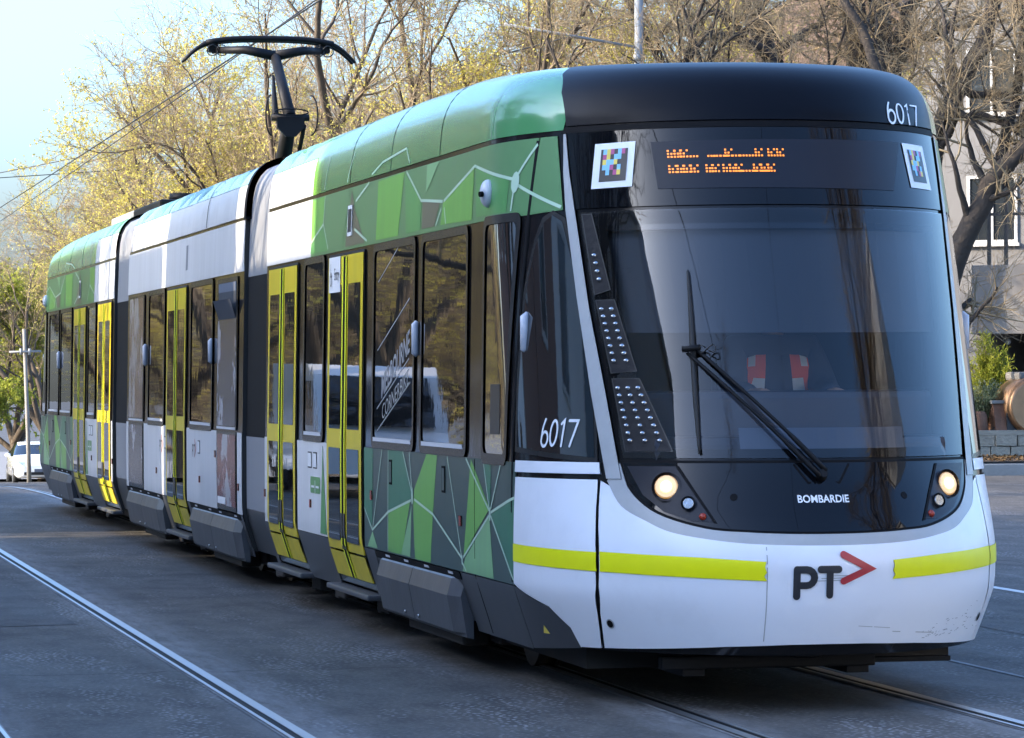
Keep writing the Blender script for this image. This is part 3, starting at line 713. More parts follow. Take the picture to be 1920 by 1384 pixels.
    # windscreen with a black printed border and its seam
    scr = [(-1.015, 2.625), (1.015, 2.625), (.99, 2.1), (.955, 1.64), (.925, 1.31), (-.925, 1.31), (-.955, 1.64), (-.99, 2.1)]
    inner = [(-.915, 2.55), (.915, 2.55), (.88, 2.1), (.83, 1.64), (.79, 1.36), (-.79, 1.36), (-.83, 1.64), (-.88, 2.1)]
    if rear:
        patch('windscreen', scr, 'fascia_black', .009, tram, thick=.01, **k)
    else:
        ws = patch('windscreen', scr, 'windscreen_glass', .010, tram, thick=0, **k)
        patch('printed_border', [(x*1.003, z) for x, z in scr], 'seam', .002, ws, holes=[inner], thick=0, **k)
    # fascia below the windscreen, rounded bottom
    fas = [(-.93, 1.285), (-.9, 1.15), (-.80, 1.035), (-.60, .963), (-.4, .944), (-.2, .936), (0, .934), (.2, .936), (.4, .944), (.60, .963), (.80, 1.035), (.9, 1.15), (.93, 1.285)]
    fas = crom(fas)
    fa = patch('lower_fascia', fas, 'fascia_black', .009, tram, thick=.01, **k)
    rim = [(x*1.012, z-.012*(1 if z < 1.2 else 0)) for x, z in fas]
    bez = [(-1.0, 1.19), (-.955, 1.06), (-.86, .985), (-.76, .931), (-.6, .897), (-.42, .876), (-.2, .867), (0, .865), (.2, .867), (.42, .876), (.6, .897), (.76, .931), (.86, .985), (.955, 1.06), (1.0, 1.19)]
    bez0 = bez; bez = crom(bez)
    patch('fascia_seal', rim+[(.945, 1.30), (-.945, 1.30)], 'seam', .006, fa, thick=.006, **k)
    patch('bezel', bez+rim[::-1], 'pale_grey', .011, tram, thick=.01, **k)
    bum_top = [(-1.025, 1.19)]+bez[1:-1]+[(1.025, 1.19)]
    bum_bot = [(1.043, 1.06), (1.055, .95), (1.062, .80), (1.062, .64), (1.045, .50), (1.023, .40), (1.005, .315), (.85, .325), (.5, .35), (.2, .362), (0, .364), (-.2, .362), (-.5, .35), (-.85, .325), (-1.005, .315), (-1.023, .40), (-1.045, .50), (-1.062, .64), (-1.062, .80), (-1.055, .95), (-1.043, 1.06)]
    bp = patch('bumper', bum_top+bum_bot, 'bumper_white', .012, tram, g=(.06, .06), thick=.03, **k)
    b = MB(); 
    for s in (-1, 1):
        pl = patch('pillar', [(s*1.045, 3.06), (s*1.060, 2.85), (s*1.066, 2.64), (s*1.053, 2.16), (s*1.03, 1.645), (s*1.0, 1.20), (s*.94, 1.20), (s*.972, 1.644), (s*1.008, 2.1), (s*1.03, 2.62), (s*1.038, 2.85), (s*1.036, 3.06)], 'pale_grey', .016, tram, g=(.03, .07), thick=.016, **k)
    # tape, split by the central gap
    ta = .0165
    for s in (-1, 1):
        rag = [(s*.335, .787), (s*.342, .760), (s*.333, .735), (s*.345, .715), (s*.332, .692)]
        patch('reflective_tape', [(s*1.058, .823), (s*.63, .806)]+rag+[(s*.63, .704), (s*1.058, .722)], 'reflective_yellow', ta, tram, thick=.005, **k)
    # PT and arrow mark
    w = .036
    Pm = lambda x, y: (x, y)
    pcs = [stroke([(-.185, .612), (-.185, .748)], w), stroke([(-.184, .7475)]+ell(-.137, .7075, .04, .04, 8, 90, -90)+[(-.180, .6675)], w, caps=False), stroke([(-.065, .748), (.028, .748)], w), stroke([(-.017, .735), (-.017, .617)], w)]
    if not rear:
        print2d('operator_mark', pcs, 'black_print', .0162, bp, 'X', Pm, lay=.0006)
        print2d('arrow_mark', [stroke([(.055, .818), (.195, .748), (.055, .688)], w)], 'red_print', .0185, bp, 'X', Pm)
        V, F = text2d('BOMBARDIE', .02)
        print2d('maker_lettering', [(V, F)], 'white_print', .0098, fa, 'X', lambda x, y: (-.144+x*.272, 1.080+y*.040))
        print2d('number_print', digits6017(.10), 'white_print', .0135, bw, 'X', lambda x, y: (.64+x*.115, 3.105+y*.135))
        # wiper bay outline
        print2d('bay_outline', [stroke([(-.14, 1.275), (-.078, 1.182), (.09, 1.182), (.15, 1.275)], .012)], 'seam', .0098, fa, 'X', Pm)
        print2d('scuffs', [stroke([(-.09+.03*q, .69+.013*q), (.06+.012*q, .692+.012*q)], .004) for q in range(3)]+[stroke([(.35, .42), (.55, .405), (.62, .40)], .004), stroke([(.15, .455), (.33, .44)], .003)], 'pale_grey', .0155, bp, 'X', Pm)
        sc = []
        for q in range(55):
            t = random.random(); x = .55+.42*t+random.gauss(0, .03); z = .39+.16*t*random.random()+random.gauss(0, .012)
            if x < .99: sc.append(stroke([(x, z), (x+random.uniform(.004, .02), z+random.uniform(-.004, .008))], random.uniform(.0015, .003), caps=False))
        print2d('scuffs', [(v, f) for v, f in sc], 'end_grey', .0150, bp, 'X', Pm)['kind'] = 'stuff'
        # bumper joint and tow holes
    patch('bumper_joint', rect(-.333, -.328, .38, .86), 'pale_grey', .0127, bp, thick=.001, **k)
    for s in (-1, 1):
        b = MB()
        P, N = surf('X', np.array([s*1.0]), np.array([.45])); n = N[0]
        b.disc(P[0]+n*.0125, n, .027, .027, .003, 16); o1 = mesh_side('tow_hole', b, 'pale_grey', rear, 1)
        b = MB(); b.disc(P[0]+n*.0155, n, .021, .021, .0015, 16); mesh_side('hole', b, 'seam', rear, 1, o1)
        b = MB(); P, N = surf('X', np.array([s*.455]), np.array([1.11])); b.disc(P[0]+N[0]*.0095, N[0], .02, .02, .002, 14); mesh_side('sensor', b, 'seam', rear, 1, fa)
    # headlights behind clear covers at the fascia's ends
    for s in (-1, 1):
        hp = [(s*.912, 1.268), (s*.705, 1.268), (s*.565, .985), (s*.66, .988), (s*.78, 1.035), (s*.86, 1.12)]
        h = patch('headlight', hp, 'led_panel', .0115, tram, thick=.003, **k)
        for xx, zz, rad, mm in ((s*.755, 1.160, .060, 'lamp_core'), (s*.668, 1.075, .03, 'chrome')):
            P, N = surf('X', np.array([xx]), np.array([zz])); p, n = P[0], N[0]; n = n*.6+np.array([0, -1, 0])*.4; n /= np.linalg.norm(n)
            b = MB(); b.tube([p-n*.01, p+n*.034], [rad*1.2, rad*1.28], 20, cap=False); mesh_side('lamp_ring', b, 'chrome', rear, 1, h)
            b = MB(); b.disc(p+n*.026, n, rad*1.05, rad*.9, .008, 20); mesh_side('lamp', b, 'lamp_on' if (mm == 'lamp_core' and not rear) else 'chrome', rear, 1, h)
            if mm == 'lamp_core' and not rear:
                b = MB(); b.ball(p+n*.028, rad*.56, 14, 9); mesh_side('bulb', b, 'lamp_core', rear, 1, h)
        P, N = surf('X', np.array([s*.61]), np.array([1.01])); b = MB(); b.ball(P[0]+N[0]*.012, .02, 10, 6); mesh_side('tail_lamp', b, 'reflector_red', rear, 1, h)
        patch('lamp_divider', [(s*.705, 1.27), (s*.69, 1.27), (s*.548, .978), (s*.565, .98)], 'seam', .013, h, thick=.004, **k)
    # perforated corner grilles inside the screen edge
    for s in (-1,):
        for pl, rows in (([(1.008, 2.612), (.968, 2.612), (.918, 2.20), (.985, 2.175)], 0), ([(.982, 2.145), (.905, 2.145), (.838, 1.765), (.946, 1.755)], 2), ([(.944, 1.725), (.828, 1.725), (.712, 1.345), (.916, 1.342)], 3)):
            pl = [(s*x, z) for x, z in pl]
            gp = patch('corner_grille', pl, 'dot_panel', .0125, tram, thick=.006, **k)
            print2d('grille_edge', [stroke([(x*.997, z) for x, z in pl], .005, True)], 'charcoal', .0132, gp, 'X', Pm, rear)
            if rear: continue
            z0, z1 = pl[2][1]+.035, pl[0][1]-.03; nz = 8 if rows else 4; nd = rows or 1
            dots = MB()
            for i in range(nz):
                t = (i+.5)/nz; t2 = t if rows else t*.5
                zz = z0+(z1-z0)*t2; tt = (pl[0][1]-zz)/(pl[0][1]-pl[2][1])
                xo = pl[0][0]+(pl[3][0]-pl[0][0])*tt; xi = pl[1][0]+(pl[2][0]-pl[1][0])*tt
                for j in range(nd):
                    xx = xo+(xi-xo)*(j+.5+(0 if nd > 1 else 0))/nd; P, N = surf('X', np.array([xx]), np.array([zz]))
                    dots.ball(P[0]+N[0]*.0125, .019, 8, 6, sx=1, sy=.6, sz=.7)
            gd = mesh_side('grille_studs', dots, 'chrome', rear, 1, gp); gd['kind'] = 'stuff'
    if rear: return
    # destination display
    dp = patch('destination_display', [(-.68, 2.99), (.70, 3.0), (.62, 2.73), (-.668, 2.735)], 'led_panel', .0125, tram, thick=.001, **k)
    rows = [["110110110", "000000000000", "", ""], []]
    pat1 = [(0, 'B'), (.055, 'B'), (.105, 'BD'), (.345, 'd'), (.395, 'd'), (.455, 'd'), (.50, 'B'), (.565, 'd'), (.635, 'dd'), (.78, 'B'), (.90, 'BB')]
    pat2 = [(0, 'B'), (.07, 'B'), (.12, 'B'), (.185, 'B'), (.32, 'B'), (.37, 'B'), (.47, 'B'), (.53, 'B'), (.58, 'B'), (.62, 'dd'), (.75, 'Bd'), (.82, 'B'), (.885, 'B')]
    V = []; F = []
    def led(x, z):
        s_ = .0048; o = len(V); V.extend([(x-s_, z-s_), (x+s_, z-s_), (x+s_, z+s_), (x-s_, z+s_)]); F.append([o, o+1, o+2, o+3])
    for base, ptn in ((2.905, pat1), (2.822, pat2)):
        for u, ch in ptn:
            x = -.605+u*.55
            for c_ in ch:
                if c_ == 'B':
                    for i in range(3):
                        for j in range(3):
                            if (i+j) % 4 != 3: led(x+i*.0155, base+j*.0165)
                    x += .047
                else:
                    for i in range(3): led(x+i*.0155, base)
                    x += .047
    lt = print2d('led_dots', [(V, F)], 'led', .0150, dp, 'X', Pm); lt['kind'] = 'stuff'
    # coloured code plates
    grid = ["CYM.CM", "MY.CC.", "YCCY..", "CCM.C.", ".C.MY."]
    for s, (cx, tilt) in ((-1, (-.852, .02)), (1, (.825, -.02))):
        mp = lambda x, y, cx=cx, tilt=tilt, s=s: (cx+(x-.5)*.175+(y-.5)*.035*(-s), 2.873+(y-.5)*.245+(x-.5)*tilt*.3)
        pm = print2d('code_plate', [polypiece([(0, 0), (1, 0), (1, 1), (0, 1)], 0, .2)], 'white_print', .0135, tram, 'X', mp)
        print2d('plate_face', [polypiece([(.17, .14), (.83, .14), (.83, .86), (.17, .86)], 0, .2)], 'black_print', .0155, pm, 'X', mp)
        pcs = []
        for i, row in enumerate(grid):
            for j, ch in enumerate(row):
                if ch == '.': continue
                a, b_ = .23+j*.09, .74-i*.115; pcs.append(([(a, b_), (a+.09, b_), (a+.09, b_+.115), (a, b_+.115)], [[0, 1, 2, 3]], 'CYM'.index(ch)))
        VV = [];FF = [];MM = []
        for V_, F_, m_ in pcs:
            o = len(VV); VV += V_; FF.append([o, o+1, o+2, o+3]); MM.append(m_)
        q = np.array([mp(*v) for v in VV]); P, N = surf('X', q[:, 0], q[:, 1])
        add('code_squares', P+N*.0172, FF, ['cyan_print', 'yellow_print', 'magenta_print'], pm, mi=MM)
    # wiper: pivot, twin arms, blade
    def on(x, z, o): 
        P, N = surf('X', np.array([x]), np.array([z])); return P[0]+N[0]*o
    wp = MB(); wp.tube([on(-.005, 1.215, .01), on(-.005, 1.215, .06)], [.03, .022], 14)
    wo = wp.build('wiper', 'dark_metal', tram)
    a1 = MB()
    for d in (-.017, .017):
        pts = [on(-.005+d+(-.572)*t, 1.215+d*.8+(.645)*t, .05+.02*math.sin(math.pi*t)) for t in np.linspace(0, 1, 14)]
        a1.tube(pts, [.014 if t < .3 else .010 for t in np.linspace(0, 1, 14)], 8)
    a1.tube([on(-.61, 1.86, .07), on(-.53, 1.87, .07)], .016, 8)
    a1.build('arm', 'dark_metal', wo)
    bl = MB(); zz = np.linspace(1.33, 2.29, 22); bl.tube([on(-.575-.012*math.cos((z-1.3)*3), z, .026) for z in zz], [.006+.010*math.sin(math.pi*(i+.6)/22) for i in range(22)], 6); bl.build('blade', 'rubber', wo)
    hs = MB(); hs.tube([on(-.50+.04*math.sin(t*3), 1.86+.02*math.sin(t*6), .075+.01*math.sin(t*4)) for t in np.linspace(-1, 1, 12)], .004, 5); hs.build('hose', 'rubber', wo)

def dens_path(l, d=.12):
    out = []
    for a, b in zip(l[:-1], l[1:]):
        n = max(1, int(math.ceil(math.hypot(b[0]-a[0], b[1]-a[1])/d))); out += [(a[0]+(b[0]-a[0])*i/n, a[1]+(b[1]-a[1])*i/n) for i in range(n)]
    return out+[l[-1]]
end_section(False)
end_section(True)

# ---------------- middle section
MY0, MY1 = 12.45, 21.45
def mid_shell():
    vs = np.concatenate([[.30, .36], np.arange(.42, 3.2, .12), [3.25, 3.3, 3.35, 3.4, 3.45, 3.5, 3.55, 3.6, 3.7, 3.85, 4.0, 4.2, 4.4]])
    P0, N0 = surf('Y', np.full(len(vs), MY0), vs); n = len(vs); P0 = P0-N0*np.where(vs > 3.12, .018, 0.)[:, None]
    prof_ = np.concatenate([P0, P0[::-1]*np.array([-1, 1, 1])]); NN = np.concatenate([N0, N0[::-1]*np.array([-1, 1, 1])])
    V = np.concatenate([prof_, prof_+np.array([0, MY1-MY0, 0])]); m = len(prof_)
    F = [[i, i+1, m+i+1, m+i] for i in range(m-1)]
    F = [f if np.dot(np.cross(V[f[1]]-V[f[0]], V[f[2]]-V[f[0]]), NN[f[0] % m]) > 0 else f[::-1] for f in F]
    add('body_shell', V, F, 'gloss_black', tram, smooth=True, normals=np.concatenate([NN, NN]))
    for k in (0, m): add('end_wall', V[k:k+m], [list(range(m))], 'charcoal', tram)
mid_shell()
for side in (1, -1):
    k = dict(side=side)
    for a, b in ((MY0+.005, 12.74), (14.06, 16.20), (17.85, 19.78), (21.24, MY1-.005)):
        patch('lower_panel', rect(a, b, .605, 1.285), 'white_paint', .006, tram, **k)
    patch('skirt', rect(MY0+.005, 16.2, .255, .60), 'skirt_grey', .005, tram, **k); patch('skirt', rect(17.85, MY1-.005, .255, .60), 'skirt_grey', .005, tram, **k)
    patch('upper_panel', rect(MY0+.005, MY1-.005, 2.63, 3.055), 'white_paint', .006, tram, **k)
    patch('roof_cover', rect(MY0+.005, MY1-.2, 3.085, 3.36), 'white_paint', .006, tram, g=(.8, .06), **k)
    for a, b, m in ((MY0+.005, 18.2, 'teal_roof'), (18.205, 19.6, 'roof_green'), (19.605, MY1-.2, 'teal_roof')):
        patch('roof_cover', rect(a, b, 3.365, 4.38), m, .006, tram, g=(.8, .06), **k)
    for yy in (15.0, 18.2): patch('cover_seam', rect(yy, yy+.014, 3.09, 3.62), 'seam', .009, tram, g=(.5, .06), thick=.003, **k)
    patch('cover_end', rect(MY0-.10, MY0+.02, 3.06, 3.75), 'seam', .02, tram, g=(.5, .06), thick=.05, **k)
    window(18.06, 19.38, 1.335, 2.575, side, False); window(14.42, 15.93, 1.335, 2.575, side, False)
    door(16.26, 17.79, side, False)
    patch('vent_slot', rect(16.30, 16.42, 2.75, 2.98), 'end_grey', .009, tram, thick=.004, **k)
    bogie_cover(18.25, 21.4, side, False); bogie_cover(12.6, 15.95, side, False)
    for yy, zz in ((15.2, .80), (12.62, .80), (18.6, .80), (14.1, 1.05)): patch('reflector', rect(yy, yy+.07, zz, zz+.06), 'reflector_red', .014, tram, thick=.012, **k)
    # poster windows that run from roof panel to skirt
    for a, b, m1, m2 in ((19.84, 21.18, 'poster', 'poster_dark'), (12.80, 14.02, 'poster_dark', 'poster_red')):
        f = patch('poster_window', rr(a-.03, b+.03, 1.30, 2.60, .05), 'window_frame', .010, tram, thick=.01, **k)
        top = 2.575 if a > 15 else 2.24
        patch('poster', rr(a+.02, b-.02, 1.335, top, .03), m1, .013, f, thick=.004, **k)
        patch('sill', rect(a+.02, b-.02, 1.305, 1.325), 'sill_white', .014, f, thick=.008, **k)
        pp = patch('poster_panel', rect(a, b, .615, 1.285), 'window_frame', .008, tram, thick=.008, **k)
        patch('poster', rect(a+.03, b-.03, .65, 1.26), m2, .011, pp, thick=.004, **k)
        if a < 15:
            patch('white_strip', rect(a+.65, b-.06, .66, .72), 'white_print', .013, pp, thick=.002, **k)
            patch('opening', rr(a+.05, b-.05, 2.25, 2.56, .03), 'interior', .012, f, thick=.002, **k)
            patch('top_pane', rect(a+.05, b-.05, 2.48, 2.555), 'paper', .0135, f, thick=.002, **k)
            bmx = MB(); bmx.addv([(-1.31, a+.06, 2.245), (-1.31, b-.06, 2.245), (-1.20, b-.06, 2.44), (-1.20, a+.06, 2.44), (-1.318, a+.06, 2.247), (-1.318, b-.06, 2.247), (-1.318-.05, b-.06, 2.41), (-1.318-.05, a+.06, 2.41)], [(4, 5, 6, 7), (7, 6, 5, 4)])
            ob = mesh_side('tilted_pane', bmx, 'paper', False, side, f)
    if side == 1:
        for yo in (18.35, 15.75):
            print2d('operator_mark', [stroke([(0, 0), (0, .10), (.04, .10), (.055, .075), (.04, .05), (.005, .05)], .018), stroke([(.10, .10), (.17, .10)], .018), stroke([(.135, .09), (.135, 0)], .018)], 'black_print', .0075, tram, 'Y', lambda x, y, yo=yo: (yo-x, 1.03+y))
            print2d('arrow_mark', [stroke([(.18, .15), (.26, .07), (.18, 0)], .02)], 'red_print', .0085, tram, 'Y', lambda x, y, yo=yo: (yo-x, 1.03+y))
            patch('sticker', rect(yo-.55, yo-.40, 1.06, 1.18), 'black_print', .0085, tram, thick=.003, **k); patch('sticker', rect(yo-.54, yo-.41, 1.07, 1.17), 'white_print', .0105, tram, thick=.003, **k)
for yy in (14.40, 19.60):
    for side in (1, -1):
        b = MB(); b.tube([(-1.322, yy, 1.875), (-1.334, yy, 1.89), (-1.334, yy, 2.07), (-1.322, yy, 2.09)], [.012, .024, .024, .012], 10); mesh_side('side_lamp', b, 'pod_white', False, side)
# ---------------- gangways
for (a, b) in ((YE+.04, MY0-.03), (MY1+.03, LREAR-YE-.04)):
    vs = np.concatenate([[.30, .36], np.arange(.42, 3.2, .12), [3.25, 3.35, 3.45, 3.55, 3.7, 4.0, 4.4]])
    P0, N0 = surf('Y', np.full(len(vs), a), vs); P0 = P0-N0*.03; n = len(vs)
    pr = np.concatenate([P0, P0[::-1]*np.array([-1, 1, 1])]); NN = np.concatenate([N0, N0[::-1]*np.array([-1, 1, 1])])
    V = np.concatenate([pr, pr+np.array([0, b-a, 0])]); m = len(pr); F = []; MI = []
    for i in range(m-1):
        f = [i, i+1, m+i+1, m+i]; z = (pr[i, 2]+pr[i+1, 2])/2
        F.append(f if np.dot(np.cross(V[f[1]]-V[f[0]], V[f[2]]-V[f[0]]), NN[i]) > 0 else f[::-1])
        MI.append(1 if z > 2.62 else (0 if z > 1.29 else (1 if z > .62 else 2)))
    add('gangway', V, F, ['seam', 'end_grey', 'charcoal'], tram, mi=MI, smooth=True, normals=np.concatenate([NN, NN]))
    for c in (a-.035, b+.035):
        pass
# ---------------- underframe, bogies, wheels
b = MB(); b.box(-1.02, 1.02, 1.2, 32.8, .17, .34); b.build('underframe', 'underframe', tram)
for yc in (4.5, 14.2, 19.8, 29.5):
    bo = MB(); bo.box(-1.05, 1.05, yc-1.2, yc+1.2, .15, .30, .02); bo.box(-1.22, -1.05, yc-.9, yc+.9, .13, .28, .02); bo.box(1.05, 1.22, yc-.9, yc+.9, .13, .28, .02)
    bo = bo.build('bogie', 'underframe', tram)
    for dy in (-.9, .9):
        for s in (-1, 1):
            wv = MB(); wv.disc((s*.68, yc+dy, .302), (s, 0, 0), .30, .30, .12, 28); wv.disc((s*.66, yc+dy, .302), (s, 0, 0), .325, .325, .02, 28)
            wv.build('wheel', 'wheel_steel', bo)
b = MB(); b.box(-.75, .42, .62, .70, .20, .27, .01); b.box(-.62, -.5, .68, 1.3, .16, .30); b.box(.28, .40, .68, 1.3, .16, .30); b.box(.3, .85, .66, .72, .215, .24); b.build('lifeguard', 'dark_metal', tram)
b = MB(); b.box(-.08, .08, .45, 1.4, .26, .34, .02); b.build('coupler_bar', 'dark_metal', tram)
for yy in (6.5, 8.3, 9.4, 11.3, 16.2, 17.9, 25.0, 27.5):
    b = MB(); b.box(-1.16, -.9, yy, yy+.35, .14, .25, .02); b.box(-1.14, -1.0, yy+.4, yy+.55, .12, .22, .02); b.build('brake_gear', 'underframe', tram)

# ---------------- roof equipment and pantograph
b = MB(); b.box(-.62, .62, 27.2, 29.8, 3.56, 3.80, .03); bx = b.build('roof_box', 'pale_grey', tram)
b = MB(); b.box(-.62, .62, 24.4, 27.18, 3.56, 3.80, .03); b.disc((-.28, 24.9, 3.80), (0, 0, 1), .17, .16, .09, 28); b.build('resistor_box', 'dark_metal', tram)
pan = MB(); pan.box(-.42, .42, 18.9, 20.2, 3.58, 3.68, .02)
for x in (-.4, .4):
    for y in (19.0, 20.1): pan.disc((x, y, 3.55), (0, 0, 1), .05, .05, .1, 10)
po = pan.build('pantograph', 'dark_metal', tram)
KN = (0, 18.45, 4.33); AP = (0, 19.45, 5.03); HC = (0, 19.9, 5.22)
la = MB(); la.tube([(0, 19.35, 3.60), KN], [.085, .07], 12); la.tube([(.16, 19.4, 3.68), (.14, KN[1], KN[2]-.08)], .022, 8); la.build('lower_arm', 'dark_metal', po)
kn = MB(); kn.tube([(-.19, KN[1], KN[2]), (.19, KN[1], KN[2])], .035, 12)
kn.prism([(-.14, KN[2]+.0), (.14, KN[2]+.0), (.135, KN[2]-.10), (.05, KN[2]-.19), (-.05, KN[2]-.19), (-.135, KN[2]-.10)], KN[1]-.05, KN[1]+.02)
for s in (-1, 1):
    kn.tube([(s*(.20+.06*math.sin(t)), KN[1]-.06-.05*math.sin(t), KN[2]-.22*math.cos(t)*.9+.02) for t in np.linspace(0, math.pi, 12)], .009, 6)
kn.tube([(.17*math.cos(t), KN[1]-.08+.03*math.sin(t), KN[2]+.05+.035*math.sin(t)) for t in np.linspace(0, 2*math.pi, 20)], .008, 6)
kn.build('knee', 'dark_metal', po)
ua = MB(); ua.tube([KN, AP], [.062, .048], 12); ua.tube([(-.14, KN[1]+.06, KN[2]+.02), (-.05, AP[1]-.2, AP[2]-.22)], [.035, .014], 8); ua.build('upper_arm', 'dark_metal', po)
ub = MB()
for s in (-1, 1): ub.tube([AP, (s*.30, AP[1]+.03, AP[2]+.06), (s*.58, HC[1], HC[2]-.10)], [.055, .045, .035], 10)
ub.build('yoke', 'dark_metal', po)
hd = MB()
for dy in (-.08, .08):
    pts = [(x, HC[1]+dy, HC[2]+.02-.05*abs(x/.66)**3) for x in np.linspace(-.66, .66, 15)]
    hd.tube(pts, .030, 8)
    for s in (-1, 1):
        hd.tube([(s*(.62+.27*t), HC[1]+dy, HC[2]-.03-.19*t**1.6) for t in np.linspace(0, 1, 9)], [.026*(1-.45*t) for t in np.linspace(0, 1, 9)], 8)
for s in (-1, 1):
    hd.tube([(s*.60, HC[1]-.10, HC[2]-.03), (s*.60, HC[1]+.10, HC[2]-.03)], .03, 8)
    hd.box(s*.58-.05, s*.58+.05, HC[1]-.06, HC[1]+.06, HC[2]-.12, HC[2]-.02)
hd.build('collector_head', 'dark_metal', po)
for s in (-1, 1):
    sp = MB()
    for c_ in (.50, .60):
        sp.tube([(s*c_+.055*math.cos(t), HC[1]-.12+.02*math.sin(2*t), HC[2]-.11+.055*math.sin(t)) for t in np.linspace(0, 2*math.pi, 18)], .006, 5)
    sp.build('shunt_cable', 'rubber', po)

# ---------------- cab interior
b = MB(); b.box(-1.22, 1.22, 2.75, 2.80, .4, 3.05); b.build('cab_bulkhead', 'interior', tram)
b = MB(); b.box(-.95, .95, 1.15, 2.75, .40, .55); b.build('cab_floor', 'interior', tram)
b = MB()
for i in range(2):
    z1 = 1.66 if i == 0 else 1.42; y_ = .75 if i == 0 else .52
    b.prism([(-.78+.05*i, 0)], 0, 0) if False else b.box(-.80, .80, y_+.02, y_+.42, .6, z1, .04)
b.build('dashboard', 'dash', tram)
bl = MB(); xs = np.linspace(-.94, .94, 15); vs_ = []; fs_ = []
for z in (2.53, 1.985):
    P, N = surf('X', xs*(1 if z > 2.2 else .97), np.full(15, z)); vs_ += [tuple(p-n*.06) for p, n in zip(P, N)]
bl.addv(vs_, [[i, i+1, 15+i+1, 15+i] for i in range(14)]); bl.build('sun_blind', 'blind', tram)
pp = MB(); vs_ = []
for z in (1.335, 1.475):
    xs = np.linspace(-.40, .52, 10); P, N = surf('X', xs, np.full(10, z)); vs_ += [tuple(p-n*.02) for p, n in zip(P, N)]
pp.addv(vs_, [[i, i+1, 10+i+1, 10+i] for i in range(9)]); pp.build('inner_panel', 'paper', tram)
b = MB(); b.box(-.02, .10, .92, 1.0, 2.56, 2.60, .01); b.build('cab_camera', 'paper', tram)
b = MB(); b.box(-.15, .39, 1.74, 1.88, 1.15, 1.90, .06); b.box(-.15, .39, 1.26, 1.80, 1.15, 1.27, .05); b.disc((.15, 1.7, .55), (0, 0, 1), .08, .08, .5, 14); b.build('driver_seat', 'interior', tram)

# ------------------------------------------------------------------ driver
def skin_body(name, verts, edges, radii, m, root=0, sub=2):
    me = bpy.data.meshes.new(name); me.from_pydata(verts, edges, []); ob = bpy.data.objects.new(name, me); COL.objects.link(ob)
    md = ob.modifiers.new('s', 'SKIN'); md.use_smooth_shade = True
    if not me.skin_vertices: 
        bpy.context.view_layer.objects.active = ob
    lay = me.skin_vertices[0] if len(me.skin_vertices) else None
    if lay:
        for i, r_ in enumerate(radii): lay.data[i].radius = (r_ if isinstance(r_, tuple) else (r_, r_))
        lay.data[root].use_root = True
    sb = ob.modifiers.new('u', 'SUBSURF'); sb.levels = sub; sb.render_levels = sub
    dg = bpy.context.evaluated_depsgraph_get(); nm = bpy.data.meshes.new_from_object(ob.evaluated_get(dg))
    bpy.data.objects.remove(ob); nm.materials.clear(); nm.materials.append(MATS[m])
    nm.polygons.foreach_set('use_smooth', np.ones(len(nm.polygons), bool)); nm.name = name
    return nm
dx, dy, dz = .10, 1.46, 1.33
J = [(0, 0, .08), (0, .02, .30), (0, .0, .52), (0, -.01, .62), (0, -.04, .70), (0, -.06, .80), (0, -.07, .90),           # spine, neck, head
     (-.20, 0, .55), (-.27, -.12, .32), (-.22, -.40, .30), (-.20, -.52, .32),
     (.20, 0, .55), (.27, -.12, .32), (.22, -.40, .30), (.20, -.52, .32),
     (-.11, -.05, .06), (-.14, -.45, .06), (-.14, -.50, -.38), (-.14, -.62, -.44), (.11, -.05, .06), (.14, -.45, .06), (.14, -.50, -.38), (.14, -.62, -.44)]
Ed = [(0, 1), (1, 2), (2, 3), (3, 4), (4, 5), (5, 6), (2, 7), (7, 8), (8, 9), (9, 10), (2, 11), (11, 12), (12, 13), (13, 14), (0, 15), (15, 16), (16, 17), (17, 18), (0, 19), (19, 20), (20, 21), (21, 22)]
Rd = [(.16, .12), (.15, .11), (.15, .10), .055, .075, .10, .06, .075, .052, .040, .030, .075, .052, .040, .030, .09, .07, .05, .04, .09, .07, .05, .04]
for s, j in ((-1, 10), (1, 14)):       # five fingers of each hand, curled on the desk controls
    bx_, by_, bz_ = J[j]
    for q in range(5):
        o = len(J); off = (q-2)*.018
        if q == 0: c1, c2 = (bx_-s*.035, by_-.02, bz_), (bx_-s*.045, by_-.055, bz_-.015)
        else: c1, c2 = (bx_+s*off*.9, by_-.05-.004*q, bz_+.005), (bx_+s*off, by_-.075-.004*(2-abs(q-2)), bz_-.025)
        J += [c1, c2]; Ed += [(j, o), (o, o+1)]; Rd += [.010, .008]
drv = empty('person', (dx, dy, dz), 0, 'tram driver in orange high-visibility vest seated behind the windscreen', 'person')
link('body', skin_body('body', J, Ed, Rd, 'skin'), drv)
link('trousers', skin_body('trousers', [J[i] for i in (0, 15, 16, 17, 19, 20, 21)], [(0, 1), (1, 2), (2, 3), (0, 4), (4, 5), (5, 6)], [(.175, .135), .105, .085, .062, .105, .085, .062], 'shirt'), drv)
link('shirt', skin_body('shirt', [J[i] for i in (0, 1, 2, 7, 8, 9, 11, 12, 13)]+[(0, -.01, .63)], [(0, 1), (1, 2), (2, 3), (3, 4), (4, 5), (2, 6), (6, 7), (7, 8), (2, 9)], [(.17, .13), (.18, .14), (.20, .145), .11, .085, .07, .11, .085, .07, (.11, .10)], 'shirt'), drv)
vm = skin_body('vest', [J[0], J[1], J[2], (-.20, 0, .56), (.20, 0, .56), (0, 0, .60)], [(0, 1), (1, 2), (2, 3), (2, 4), (2, 5)], [(.21, .17), (.21, .165), (.21, .155), .125, .125, (.15, .12)], 'vest_orange')
vm.materials.append(MATS['vest_silver']); vm.materials.append(MATS['shirt'])
for p in vm.polygons:
    c = p.center
    if abs(c.x) < .045: p.material_index = 2
    elif .11 < abs(c.x) < .155 or abs(c.z-.30) < .03: p.material_index = 1
